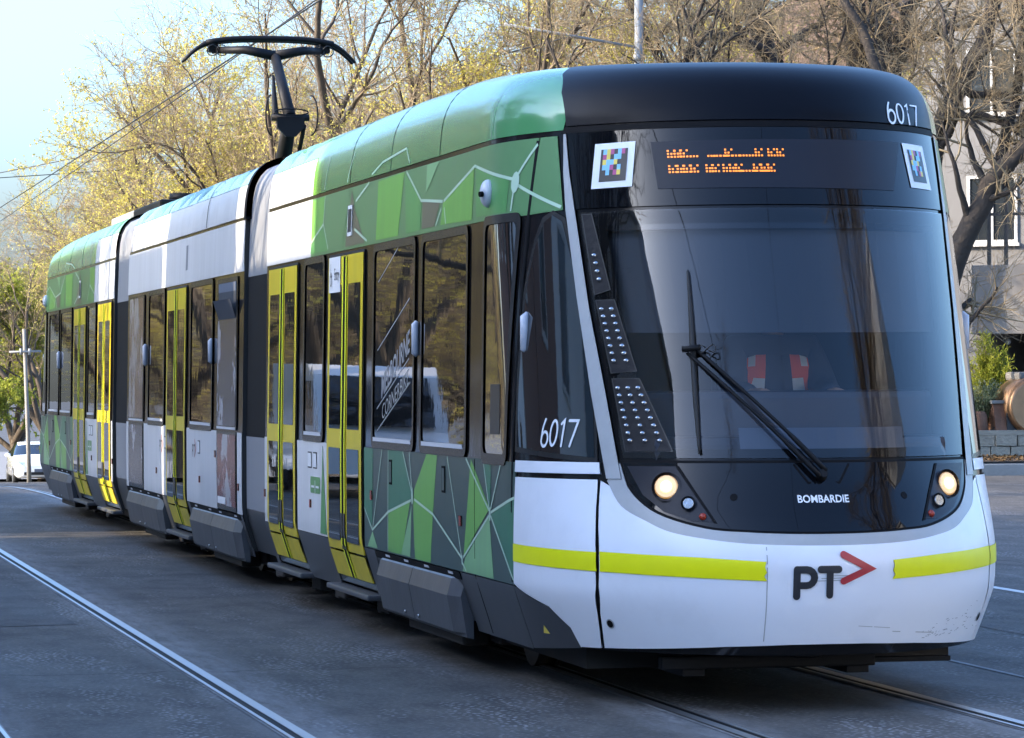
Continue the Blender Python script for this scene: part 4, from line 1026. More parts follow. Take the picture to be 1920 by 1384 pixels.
link('vest', vm, drv)
hd_ = MB(); hd_.ball((0, -.045, .845), .108, 16, 10, sx=.84, sy=1.0, sz=1.1); hh = [v for v in hd_.V]
hb = MB(); hb.ball((0, -.025, .875), .113, 16, 10, sx=.88, sy=1.0, sz=.98); hb.V = [(x, max(y, -.10) if z < .93 else y, max(z, .86 if y < -.03 else .78)) for x, y, z in hb.V]; hb.build('hair', 'hair', drv)
fc = MB()
fc.ball((0, -.06, .835), .105, 16, 10, sx=.82, sy=.95, sz=1.12); fc.ball((0, -.165, .83), .018, 8, 6, sz=1.3)
for s in (-1, 1): fc.ball((s*.088, -.05, .835), .025, 8, 6, sx=.5)
fc.build('face', 'skin', drv)
ey = MB()
for s in (-1, 1): ey.ball((s*.035, -.155, .85), .010, 8, 6)
ey.build('eyes', 'hair', drv)
mo = MB(); mo.ball((0, -.158, .785), .024, 8, 6, sy=.3, sz=.25); mo.build('mouth', 'red_print', drv)

# ---- setting follows
# ------------------------------------------------------------------ ground
def zr(Y):
    """street level along the street: flat under the tram, falling away beyond a crest"""
    Y = np.asarray(Y, float); d = np.clip(Y-36, 0, None); fall = np.where(d < 12, .0265*d*d/24, .0265*(d-6))
    return -np.where(d < 170, fall, .0265*164+0*d)
def strip(name, x0, x1, m, dz, ys=None, kind='structure', parent=None, prof_=None):
    ys = np.concatenate([np.arange(-60, 36, 8.), np.arange(36, 60, 2.), np.arange(60, 260, 10.)]) if ys is None else ys
    V = []; F = []
    for y in ys:
        z = float(zr(y)); V += [(x0, y, z+dz), (x1, y, z+dz)]
    for i in range(len(ys)-1): F.append([2*i, 2*i+1, 2*i+3, 2*i+2])
    o = add(name, V, F, m, parent)
    if kind and parent is None: o['kind'] = kind
    return o
ys_g = np.concatenate([[-900, -300], np.arange(-60, 36, 8.), np.arange(36, 60, 2.), np.arange(60, 260, 10.), [400, 900, 2000]])
xs_g = [-1500, -200, -40, -12, -4, 0, 6, 14, 40, 200, 1500]
V = [(x, y, float(zr(y))) for y in ys_g for x in xs_g]; nx = len(xs_g)
road = add('road', V, [[j*nx+i, j*nx+i+1, (j+1)*nx+i+1, (j+1)*nx+i] for j in range(len(ys_g)-1) for i in range(nx-1)], 'asphalt', smooth=True); road['kind'] = 'structure'
# grooved rails: bright head, dark groove, guard lip, set in a paler strip of fill
def rail(xc, s, gb, bed=True):
    if bed: strip('rail_bed', xc-.075, xc+.075, 'rail_bed', .004)
    strip('rail_head', min(xc, xc-s*.058), max(xc, xc-s*.058), 'rail_steel', .012)
    strip('rail_groove', min(xc, xc+s*.040), max(xc, xc+s*.040), 'seam', .008)
    strip('rail_lip', min(xc+s*.040, xc+s*.062), max(xc+s*.040, xc+s*.062), 'rail_steel', .011)
for xc, s in ((-.7175, 1), (.7175, -1), (-2.83, -1), (-4.265, 1)): rail(xc, s, None)
def tar(path, w, m='seam'):
    V, F = stroke(path, w); o = add('tar_seam', [(x, y, .004) for x, y in V], F, m, road); return o
rgt = random.Random(3)
for x0_, y0_, y1_ in ((2.6, -8, 30), (6.0, -4, 36)):
    p_ = []; yy = y0_; xx = x0_
    while yy < y1_: p_.append((xx, yy)); yy += rgt.uniform(.25, .6); xx += rgt.gauss(0, .035)
    tar(p_, .010, 'tar')
for yy in (3.7, 14.5):
    p_ = []; xx = -4.2
    while xx < -.8: p_.append((xx, yy+rgt.gauss(0, .06))); xx += rgt.uniform(.12, .3)
    tar(p_, .012, 'tar')
for x0_, x1_, y0_, y1_ in ((-4.1, -3.1, 8.0, 13.0),):
    o = add('road_patch', [(x0_, y0_, .003), (x1_, y0_+.2, .003), (x1_-.05, y1_, .003), (x0_+.06, y1_-.1, .003)], [(0, 1, 2, 3)], 'asphalt_patch', road)
strip('lane_line', 4.52, 4.62, 'line_white', .004, ys=np.arange(-30, 44, 4.))
strip('tar_joint', 1.72, 1.76, 'rail_bed', .004, ys=np.arange(-20, 44, 4.))
# right-hand corner block: footpath with kerb, planted verge
def slab(name, x0, x1, y0_, y1, z0, z1, m, kind='structure', parent=None):
    b = MB(); b.box(x0, x1, y0_, y1, z0, z1, .02); o = b.build(name, m, parent)
    if parent is None: o['kind'] = kind
    return o
slab('kerb', 6.2, 60, 45.9, 46.2, -1.0, .10, 'concrete')
V = [(x, y, float(zr(y))+.12 if y > 46.1 else .095) for y in np.concatenate([[46.15], np.arange(48, 60, 2.), np.arange(60, 300, 10.)]) for x in (6.3, 80)]
fp = add('footpath', V, [[2*i, 2*i+1, 2*i+3, 2*i+2] for i in range(len(V)//2-1)], 'footpath'); fp['kind'] = 'structure'
V = [(x, y, float(zr(y))+.12 if y > 20 else .12) for y in np.concatenate([np.arange(-60, 36, 8.), np.arange(36, 60, 2.), np.arange(60, 260, 10.)]) for x in (-60, -7.6)]
fp = add('footpath', V, [[2*i, 2*i+1, 2*i+3, 2*i+2] for i in range(len(V)//2-1)], 'footpath'); fp['kind'] = 'structure'
# leaf litter on the verge
lit = add('verge', [(12, 46.25, .14), (40, 46.25, .14), (40, 48.2, .20), (12, 48.2, .20)], [(0, 1, 2, 3)], 'litter'); lit['kind'] = 'structure'
n = 5000; X = rng.uniform(13, 26, n); Y = rng.uniform(46.3, 48.0, n); Z = .15+(Y-46.3)*.035; a = rng.uniform(0, 6.28, n); tl = rng.uniform(-.6, .6, n); sz = rng.uniform(.02, .05, n)
du = np.stack([np.cos(a), np.sin(a), tl], 1)*sz[:, None]; dv = np.stack([-np.sin(a), np.cos(a), tl*.5], 1)*sz[:, None]*.6; c = np.stack([X, Y, Z+.012], 1)
leaf_mat('dead_leaf', (.16, .08, .03), (.34, .20, .09), .2)
ll = link('leaf_litter', mesh_fast('leaf_litter', np.stack([c-du, c-dv, c+du, c+dv], 1).reshape(-1, 3), np.arange(4*n).reshape(-1, 4), 'dead_leaf')); tag(ll, 'dry brown leaves scattered along the verge', 'leaves', kind='stuff')

# ------------------------------------------------------------------ trees
def unit(v): return v/(np.linalg.norm(v, axis=-1, keepdims=True)+1e-9)
def grow(P, d, L, nseg, wob, up, rg, droop_=0.):
    pts = [P]; cur = unit(d); p = P
    for k in range(nseg):
        cur = unit(cur+rg.normal(0, wob, cur.shape)+np.array([0, 0, up-droop_*k/nseg])); p = p+cur*(L/nseg)[:, None]; pts.append(p)
    return np.stack(pts, 1)
def tubes(PT, rad, m):
    """PT (N,k,3), rad (N,k) -> verts, quads"""
    N, k, _ = PT.shape; T = np.gradient(PT, axis=1); T = unit(T)
    ref = np.where(np.abs(T[:, :1, 2:3]) > .8, np.array([1., 0, 0]), np.array([0, 0, 1.])); ref = np.broadcast_to(ref, T.shape)
    A = unit(np.cross(T, ref)); B = np.cross(T, A); ang = 2*np.pi*np.arange(m)/m
    V = PT[:, :, None]+rad[:, :, None, None]*(np.cos(ang)[None, None, :, None]*A[:, :, None]+np.sin(ang)[None, None, :, None]*B[:, :, None])
    b = (np.arange(N)*k*m)[:, None, None]; i = np.arange(k-1)[None, :, None]*m; j = np.arange(m)[None, None, :]
    q = np.stack([b+i+j, b+i+(j+1) % m, b+i+m+(j+1) % m, b+i+m+j], -1).reshape(-1, 4)
    return V.reshape(-1, 3), q
def children(PT, rad, n, ang, rg, tmin=.25, up=.15, flat=1.):
    N, k, _ = PT.shape; t = rg.uniform(tmin, 1., (N, n))**.8*(k-1); i = np.minimum(t.astype(int), k-2); f = (t-i)[..., None]
    I = np.arange(N)[:, None]; p = PT[I, i]*(1-f)+PT[I, i+1]*f; d = unit(PT[I, i+1]-PT[I, i]); r_ = rad[I, i]*(1-f[..., 0])+rad[I, i+1]*f[..., 0]
    rnd = unit(rg.normal(0, 1, d.shape)); perp = unit(rnd-d*(rnd*d).sum(-1, keepdims=True)); a = np.radians(rg.normal(ang, 12, (N, n)))[..., None]
    nd = unit(d*np.cos(a)+perp*np.sin(a)+np.array([0, 0, up]))
    return p.reshape(-1, 3), nd.reshape(-1, 3), r_.reshape(-1), (t/(k-1)).reshape(-1)
def taper(r0_, k, e=.35): return r0_[:, None]*np.linspace(1, e, k)[None]
def make_tree(seed, H=11., spread=1., trunk_r=.24, leaf=1., leafm='leaf_spring', n3=7, n4=6, n5=4, fork=2.4, lean=(0, 0), barkm='bark', twigm='twig', leaf_size=.035):
    rg = np.random.default_rng(seed); Vb = []; Fb = []; o = 0
    def put(V, F, L): 
        L[0].append(V); L[1].append(F+L[2][0]); L[2][0] += len(V)
    big = ([], [], [0]); fine = ([], [], [0])
    tr = grow(np.array([[0, 0, -.3]]), np.array([[lean[0], lean[1], 1.]]), np.array([fork+.3]), 7, .05, .02, rg)
    rt = taper(np.array([trunk_r]), 8, .72); rt[0, 0] *= 1.5; rt[0, 1] *= 1.15; put(*tubes(tr, rt, 12), big)
    nl = 5; az = rg.uniform(0, 6.28)+np.arange(nl)*2*np.pi/nl+rg.normal(0, .3, nl); el = np.radians(rg.uniform(42, 72, nl)); el[0] = R(80)
    d = np.stack([np.cos(az)*np.cos(el)*spread, np.sin(az)*np.cos(el)*spread, np.sin(el)], 1)
    P = np.repeat(tr[:, -1], nl, 0)-np.array([0, 0, 1])*rg.uniform(0, .5, nl)[:, None]
    l1 = grow(P, d, (H-fork)*rg.uniform(.75, .98, nl), 12, .10, .05, rg); r1 = taper(np.full(nl, trunk_r*.62)*rg.uniform(.8, 1.1, nl), 13, .16); put(*tubes(l1, r1, 9), big)
    p, dd, rr_, t = children(l1, r1, 9, 45, rg, .15, .12); L2 = rg.uniform(1.8, 3.6, len(p))*(1.15-.5*t)*H/11
    l2 = grow(p, dd, L2, 8, .14, .06, rg); r2 = taper(np.minimum(rr_*.62, .085), 9, .25); put(*tubes(l2, r2, 6), big)
    p, dd, rr_, t = children(np.concatenate([l2]), r2, n3, 45, rg, .15, .10); L3 = rg.uniform(.8, 1.7, len(p))*(1.1-.4*t)
    l3 = grow(p, dd, L3, 5, .16, .05, rg); r3 = taper(np.clip(rr_*.6, .010, .03), 6, .4); put(*tubes(l3, r3, 4), fine)
    p, dd, rr_, t = children(l3, r3, n4, 48, rg, .1, .08); l4 = grow(p, dd, rg.uniform(.35, .9, len(p)), 3, .16, .05, rg); r4 = taper(np.clip(rr_*.6, .0055, .012), 4, .5); put(*tubes(l4, r4, 3), fine)
    p, dd, rr_, t = children(l4, r4, n5, 45, rg, .1, .05); l5 = grow(p, dd, rg.uniform(.15, .45, len(p)), 2, .15, .0, rg); r5 = taper(np.full(len(p), .0045), 3, .6); put(*tubes(l5, r5, 3), fine)
    out = [('trunk', mesh_fast('trunk', np.concatenate(big[0]), np.concatenate(big[1]), barkm)), ('twigs', mesh_fast('twigs', np.concatenate(fine[0]), np.concatenate(fine[1]), twigm))]
    if leaf > 0:
        # leaves gather in clumps: a smooth random field decides how thickly a twig is set
        tip = l5.reshape(-1, 3); w = np.zeros(len(tip))
        for q in range(6):
            kv = rg.normal(0, .9, 3); w += np.sin(tip@kv+rg.uniform(0, 6.28))
        pr = np.clip(.35+.28*w, .04, 1)*leaf; tip = tip[rg.uniform(0, 1, len(tip)) < pr]
        tip = np.repeat(tip, 3, 0)+rg.normal(0, .022, (3*len(tip), 3)); n_ = len(tip)
        u = unit(rg.normal(0, 1, (n_, 3))); v = unit(np.cross(u, rg.normal(0, 1, (n_, 3)))); s_ = rg.uniform(.6, 1.3, (n_, 1))*leaf_size
        q = np.stack([tip-u*s_, tip-v*s_*.6, tip+u*s_, tip+v*s_*.6], 1).reshape(-1, 3)
        out.append(('crown', mesh_fast('crown', q, np.arange(4*n_).reshape(-1, 4), leafm)))
    return out
def place_tree(name, parts, x, y, rz, s, label, group=None, dz=0., tilt=(0, 0)):
    e = empty(name, (x, y, float(zr(y))+.1+dz), rz, label, 'tree', group); e.scale = (s, s, s); e.rotation_euler.x, e.rotation_euler.y = tilt
    for nm, me in parts: link(nm, me, e)
    return e
T1 = make_tree(11, 11.5, 1.0, leaf=.9, n3=9, leaf_size=.030); T2 = make_tree(23, 12.5, 1.05, leaf=.35, n3=9, trunk_r=.27, leaf_size=.028); T3 = make_tree(37, 11., 1.1, leaf=1.3, n3=9, leaf_size=.032)
T6 = make_tree(91, 6.5, 1.25, leaf=.5, fork=.7, trunk_r=.16)
T4 = make_tree(51, 12., 1.05, trunk_r=.26, leaf=0, n5=4, barkm='dark_bark', twigm='twig')
T5 = make_tree(77, 8.5, 1.1, leaf=2.2, leafm='leaf_green', n3=8, fork=1.4, leaf_size=.075, trunk_r=.2)
GR = 'street trees along the footpath behind the tram'
row = [(T2, 8.3, 53, .3, 1.05, 'tall nearly bare street tree behind the green front roof of the tram'),
       (T3, 12.2, 58, 2.2, 1.0, 'yellow-leaved tree rising just left of the tall steel pole'),
       (T2, 8.0, 63.5, 1.1, 1.0, 'dark-limbed tree with twisting branches above the middle of the front roof'),
       (T3, 8.6, 72, 4.0, 1.05, 'bushy yellow-budded tree directly behind the pantograph'),
       (T1, 7.6, 82, .6, 1.0, 'golden tree showing just left of the pantograph arm'),
       (T1, 8.2, 93, 3.4, .95, 'yellow-green tree above the middle section of the tram'),
       (T3, 7.8, 105, 5.2, .92, 'broad pale tree above the roof box of the tram'),
       (T1, 8.0, 119, 1.9, .95, 'sparse tree against open sky above the rear section'),
       (T2, 7.4, 135, 2.7, .9, 'thin bare tree over the rear end of the tram')]
for i, (t, x, y, rz, s, lb) in enumerate(row): place_tree('street_tree', t, x, y, rz, s, lb, GR)
for x, y, rz, s, t, lb in ((15.5, 66, .4, 1.1, T1, 'pale budded tree set back behind the street trees'), (14.5, 82, 1.9, 1.1, T3, 'thick yellow tree in the second row behind the pantograph'), (13.5, 100, 3.9, 1.0, T2, 'bare tree of the second row left of the pantograph'), (12.5, 48.5, 5., .95, T4, 'bare dark tree with spreading limbs behind the brow of the tram')):
    place_tree('garden_tree', t, x, y, rz, s, lb, 'trees set back from the street')
for x, y, rz, s, lb in ((1.6, 150, .2, 1.35, 'full green tree filling the street end behind the white car'), (8.5, 165, 2., 1.4, 'green tree beyond the rear of the tram, right of the concrete pole'), (-3.6, 158, 4., 1.3, 'green tree at the street end left of the white car'), (5.0, 140, 1., 1.1, 'low green tree behind the concrete pole'), (-1.0, 131, 2.4, .62, 'small green tree right behind the white car roof'), (-4.2, 134, .9, .66, 'small green tree left of the white car'), (2.6, 130, 3.6, .6, 'small green tree between the white car and the tram')):
    place_tree('leafy_tree', T5, x, y, rz, s, lb, 'green trees at the end of the street')
def limb_tree(seed, limbs, nm='dark', n2=8, n3=6, n4=6, n5=4, l2=(1.0, 2.6), up=.06):
    rg = np.random.default_rng(seed); big = ([], [], [0]); fine = ([], [], [0])
    def put(V, F, L): L[0].append(V); L[1].append(F+L[2][0]); L[2][0] += len(V)
    A = []; RA = []
    for pts, ra, rb in limbs:
        p = np.array(pts, float); s_ = np.concatenate([[0], np.cumsum(np.linalg.norm(np.diff(p, axis=0), axis=1))]); t = np.linspace(0, s_[-1], 14)
        q = np.stack([np.interp(t, s_, p[:, i]) for i in range(3)], 1); q[1:-1] = (q[:-2]+2*q[1:-1]+q[2:])/4; q += rg.normal(0, .03, q.shape)
        A.append(q); RA.append(np.linspace(ra, rb, 14)*rg.uniform(.93, 1.1, 14))
    l1 = np.array(A); r1 = np.array(RA); put(*tubes(l1, r1, 10), big)
    p, dd, rr_, t = children(l1, r1, n2, 52, rg, .2, up); lt = grow(p, dd, rg.uniform(*l2, len(p)), 8, .17, .05, rg); r2 = taper(np.clip(rr_*.45, .02, .08), 9, .25); put(*tubes(lt, r2, 6), big)
    p, dd, rr_, t = children(lt, r2, n3, 48, rg, .15, .06); l3 = grow(p, dd, rg.uniform(.6, 1.4, len(p)), 5, .18, .03, rg); r3 = taper(np.clip(rr_*.6, .009, .028), 6, .4); put(*tubes(l3, r3, 4), fine)
    p, dd, rr_, t = children(l3, r3, n4, 50, rg, .1, .05); l4 = grow(p, dd, rg.uniform(.3, .8, len(p)), 3, .18, .03, rg); r4 = taper(np.clip(rr_*.6, .005, .011), 4, .5); put(*tubes(l4, r4, 3), fine)
    p, dd, rr_, t = children(l4, r4, n5, 48, rg, .1, .03); l5 = grow(p, dd, rg.uniform(.12, .4, len(p)), 2, .16, 0., rg); put(*tubes(l5, taper(np.full(len(p), .004), 3, .6), 3), fine)
    return [('trunk', mesh_fast('trunk', np.concatenate(big[0]), np.concatenate(big[1]), 'dark_bark')), ('twigs', mesh_fast('twigs', np.concatenate(fine[0]), np.concatenate(fine[1]), 'twig'))]
b0 = (16.334, 47.6, 0.173)
limbs = [([(b0[0], 47.6, .1)]+[(16.419, 47.6, 2.244), (16.591, 47.6, 3.329)], .30, .27), ([(16.559, 47.6, 3.033), (16.801, 47.38, 4.013), (17.143, 47.16, 4.842), (17.535, 46.94, 5.52), (18.026, 46.72, 5.951), (18.724, 46.5, 6.579)], .25, .12),
         ([(16.569, 47.6, 3.132), (16.412, 47.75, 4.718), (16.416, 47.9, 5.716), (16.837, 48.05, 6.672), (17.416, 48.2, 7.536), (17.862, 48.35, 8.356), (18.164, 48.5, 9.379)], .23, .12), ([(17.185, 48.3, 7.062), (17.616, 48.033, 6.907), (18.045, 47.767, 6.931), (18.786, 47.5, 6.978)], .085, .05),
         ([(16.645, 48.2, 6.382), (17.063, 47.95, 6.567), (17.601, 47.7, 6.485), (18.189, 47.45, 6.335), (18.775, 47.2, 6.283)], .09, .045), ([(17.209, 47.2, 4.942), (17.584, 47.375, 5.396), (17.967, 47.55, 6.696), (18.193, 47.725, 7.804), (18.422, 47.9, 9.119)], .12, .06), ([(16.5, 48, 5.424), (16.201, 48.5, 6.348), (15.844, 49, 7.283), (15.692, 49.5, 8.231), (15.218, 50, 9.288)], .13, .07)]
t = limb_tree(5, limbs, n2=9, n3=6); e = empty('elm_tree', (0, 0, 0), 0, 'large leaning bare elm with thick dark limbs beside the right edge of the tram', 'tree')
for nm, me in t: link(nm, me, e)
limbs = [([(16.204, 52, 0.084), (16.289, 52, 4.904), (16.384, 52, 7.945), (16.259, 52, 8.887), (16.156, 52, 9.933)], .30, .22), ([(16.372, 52, 5.952), (16.855, 52, 7.95), (16.785, 52, 8.999), (16.703, 52, 9.943)], .24, .18), ([(16.777, 52.3, 6.499), (17.281, 52.3, 7.981), (17.452, 52.3, 8.827), (17.901, 52.3, 9.785)], .15, .10),
         ([(16.908, 52, 7.636), (17.461, 52, 8.168), (17.848, 52, 8.468), (18.456, 52, 8.549), (19.123, 52, 8.876)], .10, .05)]
t = limb_tree(9, limbs, n2=9, n3=6); e = empty('elm_tree', (0, 0, 0), 0, 'multi-stemmed dark elm trunk standing upright behind the right of the tram brow', 'tree')
for nm, me in t: link(nm, me, e)
limbs = [([(15.948, 56, 0.005), (15.922, 56, 5.078), (15.713, 56, 8.274), (15.432, 56, 9.042), (15.039, 56, 10.137)], .28, .20), ([(15.768, 56, 8.054), (15.423, 55.5, 8.393), (14.585, 55, 8.697), (14.002, 54.5, 8.536), (13.535, 54, 8.314)], .13, .07), ([(15.824, 56, 7.724), (15.489, 56, 9.153), (15.267, 56, 10.141)], .16, .12), ([(15.656, 56, 8.384), (16.576, 56, 8.837), (17.039, 56, 9.286), (17.389, 56, 9.955)], .10, .06), ([(15.202, 56, 8.819), (14.432, 55.667, 9.215), (13.778, 55.333, 8.956), (13.019, 55, 8.59)], .08, .04)]
t = limb_tree(15, limbs, n2=7, n3=5); e = empty('elm_tree', (0, 0, 0), 0, 'brown-barked bare elm with a hooked broken limb above the tram brow', 'tree')
for nm, me in t: link(nm, me, e)

# ------------------------------------------------------------------ poles and wires
p0 = (10.924, 48, 8.03)
b = MB(); b.tube([(p0[0], 48, 0), (p0[0], 48, 6), (p0[0], 48, 11)], [.10, .09, .075], 14); b.tube([(p0[0], 48, .1), (p0[0], 48, .16)], .18, 14)
po_ = b.build('steel_pole', 'pole_steel'); tag(po_, 'grey steel overhead-wire pole rising behind the green roof', 'pole')
b = MB(); b.tube([(p0[0]-.05, 48, 7.75), (p0[0]-2.6, 47.6, 8.1)], .025, 8); b.tube([(p0[0], 48, 7.5), (p0[0], 48, 7.62)], .105, 12); b.build('bracket', 'pole_steel', po_)
pa = (4.899, 112, -0.693); pb = (4.775, 112, 3.476); zg = float(zr(112))
po2 = MB(); po2.tube([(pa[0]+.03, 112, zg-.2), (pa[0], 112, zg+1.5), tuple(pb)], [.085, .075, .06], 12); po2 = po2.build('concrete_pole', 'pole_concrete'); tag(po2, 'pale leaning utility pole standing behind the white car', 'pole')
pc = (4.807, 112, 2.679); b = MB(); b.tube([(pc[0]-.55, 111.9, pc[2]), (pc[0]+.55, 111.9, pc[2]+.02)], .035, 6); b.tube([(pc[0]-.15, 111.9, pc[2]-.1), (pc[0]-.15, 111.9, pc[2]+.12)], .05, 8); b.tube([(pc[0]+.15, 111.9, pc[2]-.1), (pc[0]+.15, 111.9, pc[2]+.12)], .05, 8); b.build('crossarm', 'pole_steel', po2)
def wire(P, Q, sag, r_, label):
    P = np.array(P, float); Q = np.array(Q, float); ts = np.linspace(0, 1, 28); b = MB()
    b.tube([tuple(P+(Q-P)*t-np.array([0, 0, sag*4*t*(1-t)])) for t in ts], r_, 6); return tag(b.build('overhead_wire', 'wire'), label, 'wire', 'overhead wires')
wire((-.05, -30, 5.42), (.1, 62, 5.27), .02, .009, 'contact wire running along above the tram over its pantograph')
wire((.1, 62, 5.27), (-.1, 150, 2.9), .05, .010, 'contact wire falling away beyond the rear of the tram')
wire(tuple((10.925, 48, 8.294)), tuple((0.844, 108, 8.164)), .25, .014, 'sagging feeder wire from the steel pole to the left')
wire(tuple((0.842, 90, 7.438)), tuple((6.059, 90, 7.806)), .0, .012, 'short level span wire crossing the open sky at left')
wire(tuple((2.087, 100, 6.038)), tuple((2.292, 30, 6.829)), .05, .010, 'steep wire crossing the sky towards the pantograph')
wire((-3.55, -30, 5.45), (-3.55, 150, 3.2), .1, .009, 'contact wire above the empty track')

# ------------------------------------------------------------------ white hatchback
def hatchback(name, x, y, label):
    e = empty(name, (x, y, float(zr(y))), 0, label, 'car')
    st = [(-2.25, .30, .62, .62, .55, .50), (-2.2, .24, .72, .72, .74, .66), (-1.9, .20, .80, .82, .84, .74), (-1.25, .18, .90, .94, .88, .76), (-.95, .18, .93, 1.02, .88, .74), (-.35, .18, .95, 1.36, .88, .62), (.1, .18, .95, 1.47, .88, .60), (.8, .18, .97, 1.45, .88, .60), (1.6, .20, 1.0, 1.25, .87, .62), (2.1, .26, 1.0, 1.06, .83, .68), (2.25, .34, .9, .92, .72, .64)]
    V = []; F = []; MI = []
    for (yy, zb, zl, zt, wb, wt) in st:
        half = [(wb*.86, zb), (wb, zb+.12), (wb*1.0, (zb+zl)/2), (wb*.985, zl), ((wb+wt)/2*1.0, (zl+zt)/2), (wt, zt-.03), (wt*.5, zt)]
        V += [(-a, yy, z) for a, z in half]+[(a, yy, z) for a, z in half[::-1]]
    n = 14
    for i in range(len(st)-1):
        for j in range(n):
            k = (j+1) % n; F.append([i*n+j, (i+1)*n+j, (i+1)*n+k, i*n+k])
            glass = (4 <= i <= 8) and j in (3, 4, 8, 9) and st[i][3]-st[i][2] > .05
            scr = i in (4,) and j in (5, 6, 7)
            MI.append(1 if (glass or scr) else 0)
    F += [list(range(n)), list(range((len(st)-1)*n, len(st)*n))[::-1]]; MI += [0, 0]
    body = add('body', V, F, ['car_white', 'car_glass'], e, mi=MI, smooth=True)
    for yy in (-1.42, 1.35):
        for s in (-1, 1):
            b = MB(); b.disc((s*.70, yy, .31), (s, 0, 0), .31, .31, .19, 24); w = b.build('wheel', 'tyre', e); b = MB(); b.disc((s*.885, yy, .31), (s, 0, 0), .20, .19, .008, 20); b.build('rim', 'steel', w)
    for s in (-1, 1):
        b = MB(); b.addv([(s*.84, -1.92, .80), (s*.60, -2.16, .66), (s*.66, -2.20, .50), (s*.76, -2.14, .44), (s*.80, -2.08, .56)], [[0, 1, 2, 3, 4], [4, 3, 2, 1, 0]]); b.V = [(x_+s*.02, y_-.03, z_+.02) for x_, y_, z_ in b.V]; b.build('headlight', 'car_light', e)
        b = MB(); b.ball((s*1.0, -.75, 1.0), .10, 12, 8, sx=1.1, sy=.7, sz=.75); b.build('mirror', 'car_white', e)
    b = MB(); b.box(-.55, .55, -2.275, -2.23, .32, .42, .01); b.build('grille', 'rubber', e)
    b = MB(); b.box(-.19, .19, -2.29, -2.27, .42, .53); b.build('number_plate', 'paper', e)
    return e
hatchback('parked_car', (4.458, 116, -1.294)[0]+.98, 116, 'white hatchback on the road behind the rear end of the tram')

# ------------------------------------------------------------------ buildings in view on the right
def block(name, x0, x1, y0_, y1, z0, z1, m, label, wins_front=(), wins_left=(), cat='building', parapet=True):
    """wall box with real recessed windows: each window is frame + pane"""
    e = empty(name, ((x0+x1)/2, y0_, z0), 0, label, cat); ox, oy, oz = (x0+x1)/2, y0_, z0
    b = MB(); b.box(x0-ox, x1-ox, 0, y1-y0_, 0, z1-z0); b.build('wall', m, e)
    if parapet: b = MB(); b.box(x0-ox-.12, x1-ox+.12, -.12, y1-y0_+.12, z1-z0+.003, z1-z0+.28, .02); b.build('parapet', 'frame_paint', e)
    for (a, c, za, zb) in wins_front:
        b = MB()
        for q in ((a, a+.08, za, zb), (c-.08, c, za, zb), (a+.08, c-.08, zb-.08, zb), (a+.08, c-.08, za, za+.08), ((a+c)/2-.03, (a+c)/2+.03, za+.08, zb-.08)): b.box(q[0]-ox, q[1]-ox, -.05, .01, q[2]-oz, q[3]-oz)
        f = b.build('window', 'frame_paint', e); b = MB(); b.box(a-ox+.02, c-ox-.02, -.015, .005, za-oz+.02, zb-oz-.02); b.build('pane', 'house_glass', f)
        b = MB(); b.box(a-ox-.06, c-ox+.06, -.12, .0, za-oz-.08, za-oz-.002); b.build('sill', 'frame_paint', f)
    for (a, c, za, zb) in wins_left:
        b = MB(); xx = x0-ox
        for q in ((a, a+.08, za, zb), (c-.08, c, za, zb), (a+.08, c-.08, zb-.08, zb), (a+.08, c-.08, za, za+.08), ((a+c)/2-.03, (a+c)/2+.03, za+.08, zb-.08)): b.box(xx-.05, xx+.01, q[0]-oy, q[1]-oy, q[2]-oz, q[3]-oz)
        f = b.build('window', 'frame_paint', e); b = MB(); b.box(xx-.015, xx+.005, a-oy+.02, c-oy-.02, za-oz+.02, zb-oz-.02); b.build('pane', 'house_glass', f)
        b = MB(); b.box(xx-.12, xx, a-oy-.06, c-oy+.06, za-oz-.08, za-oz-.002); b.build('sill', 'frame_paint', f)
    return e
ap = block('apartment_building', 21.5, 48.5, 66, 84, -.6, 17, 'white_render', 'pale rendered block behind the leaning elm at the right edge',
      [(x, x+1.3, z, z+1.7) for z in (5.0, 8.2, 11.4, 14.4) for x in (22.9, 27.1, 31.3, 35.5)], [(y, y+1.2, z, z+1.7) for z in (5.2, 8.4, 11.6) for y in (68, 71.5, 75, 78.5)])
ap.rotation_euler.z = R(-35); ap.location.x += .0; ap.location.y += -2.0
ch = block('cream_house', 19.0, 26.6, 75, 86, -1., 9.6, 'cream_render', 'sunlit cream house with pitched roof seen through branches above the tram', [(x, x+.9, 7.6, 9.2) for x in (19.2, 21.4, 23.6)], [(y, y+1.1, 7.4, 9.2) for y in (74.2, 76.6, 79.)], parapet=False)
b = MB(); b.prism([(-4.2, 10.61), (4.2, 10.61), (0, 13.2)], -.3, 11.3); b.build('roof', 'roof_tile', ch); ch.rotation_euler.z = R(-35)
# carport with concrete fascia
cx0 = (18.665, 52, 3.224)[0]
cp_ = empty('concrete_carport', (cx0, 52, 0), R(-32), 'grey concrete canopy with branch shadows on its fascia at the right edge', 'carport')
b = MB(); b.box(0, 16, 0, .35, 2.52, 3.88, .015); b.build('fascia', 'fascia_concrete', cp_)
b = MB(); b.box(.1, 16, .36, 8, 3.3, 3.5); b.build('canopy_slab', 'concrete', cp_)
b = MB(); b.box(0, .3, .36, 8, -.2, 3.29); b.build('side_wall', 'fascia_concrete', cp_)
b = MB(); b.box(.3, 16, 5.0, 5.3, -.2, 3.29); b.build('back_wall', 'post_dark', cp_)
for q in range(12):
    b = MB(); b.box(.75, 5., 2.0, 2.05, 1.18+q*.105, 1.25+q*.105); b.build('louvre_slat', 'louvre', cp_)
b = MB(); b.box(.70, .75, 1.98, 2.08, .5, 2.6); b.build('louvre_post', 'post_dark', cp_)
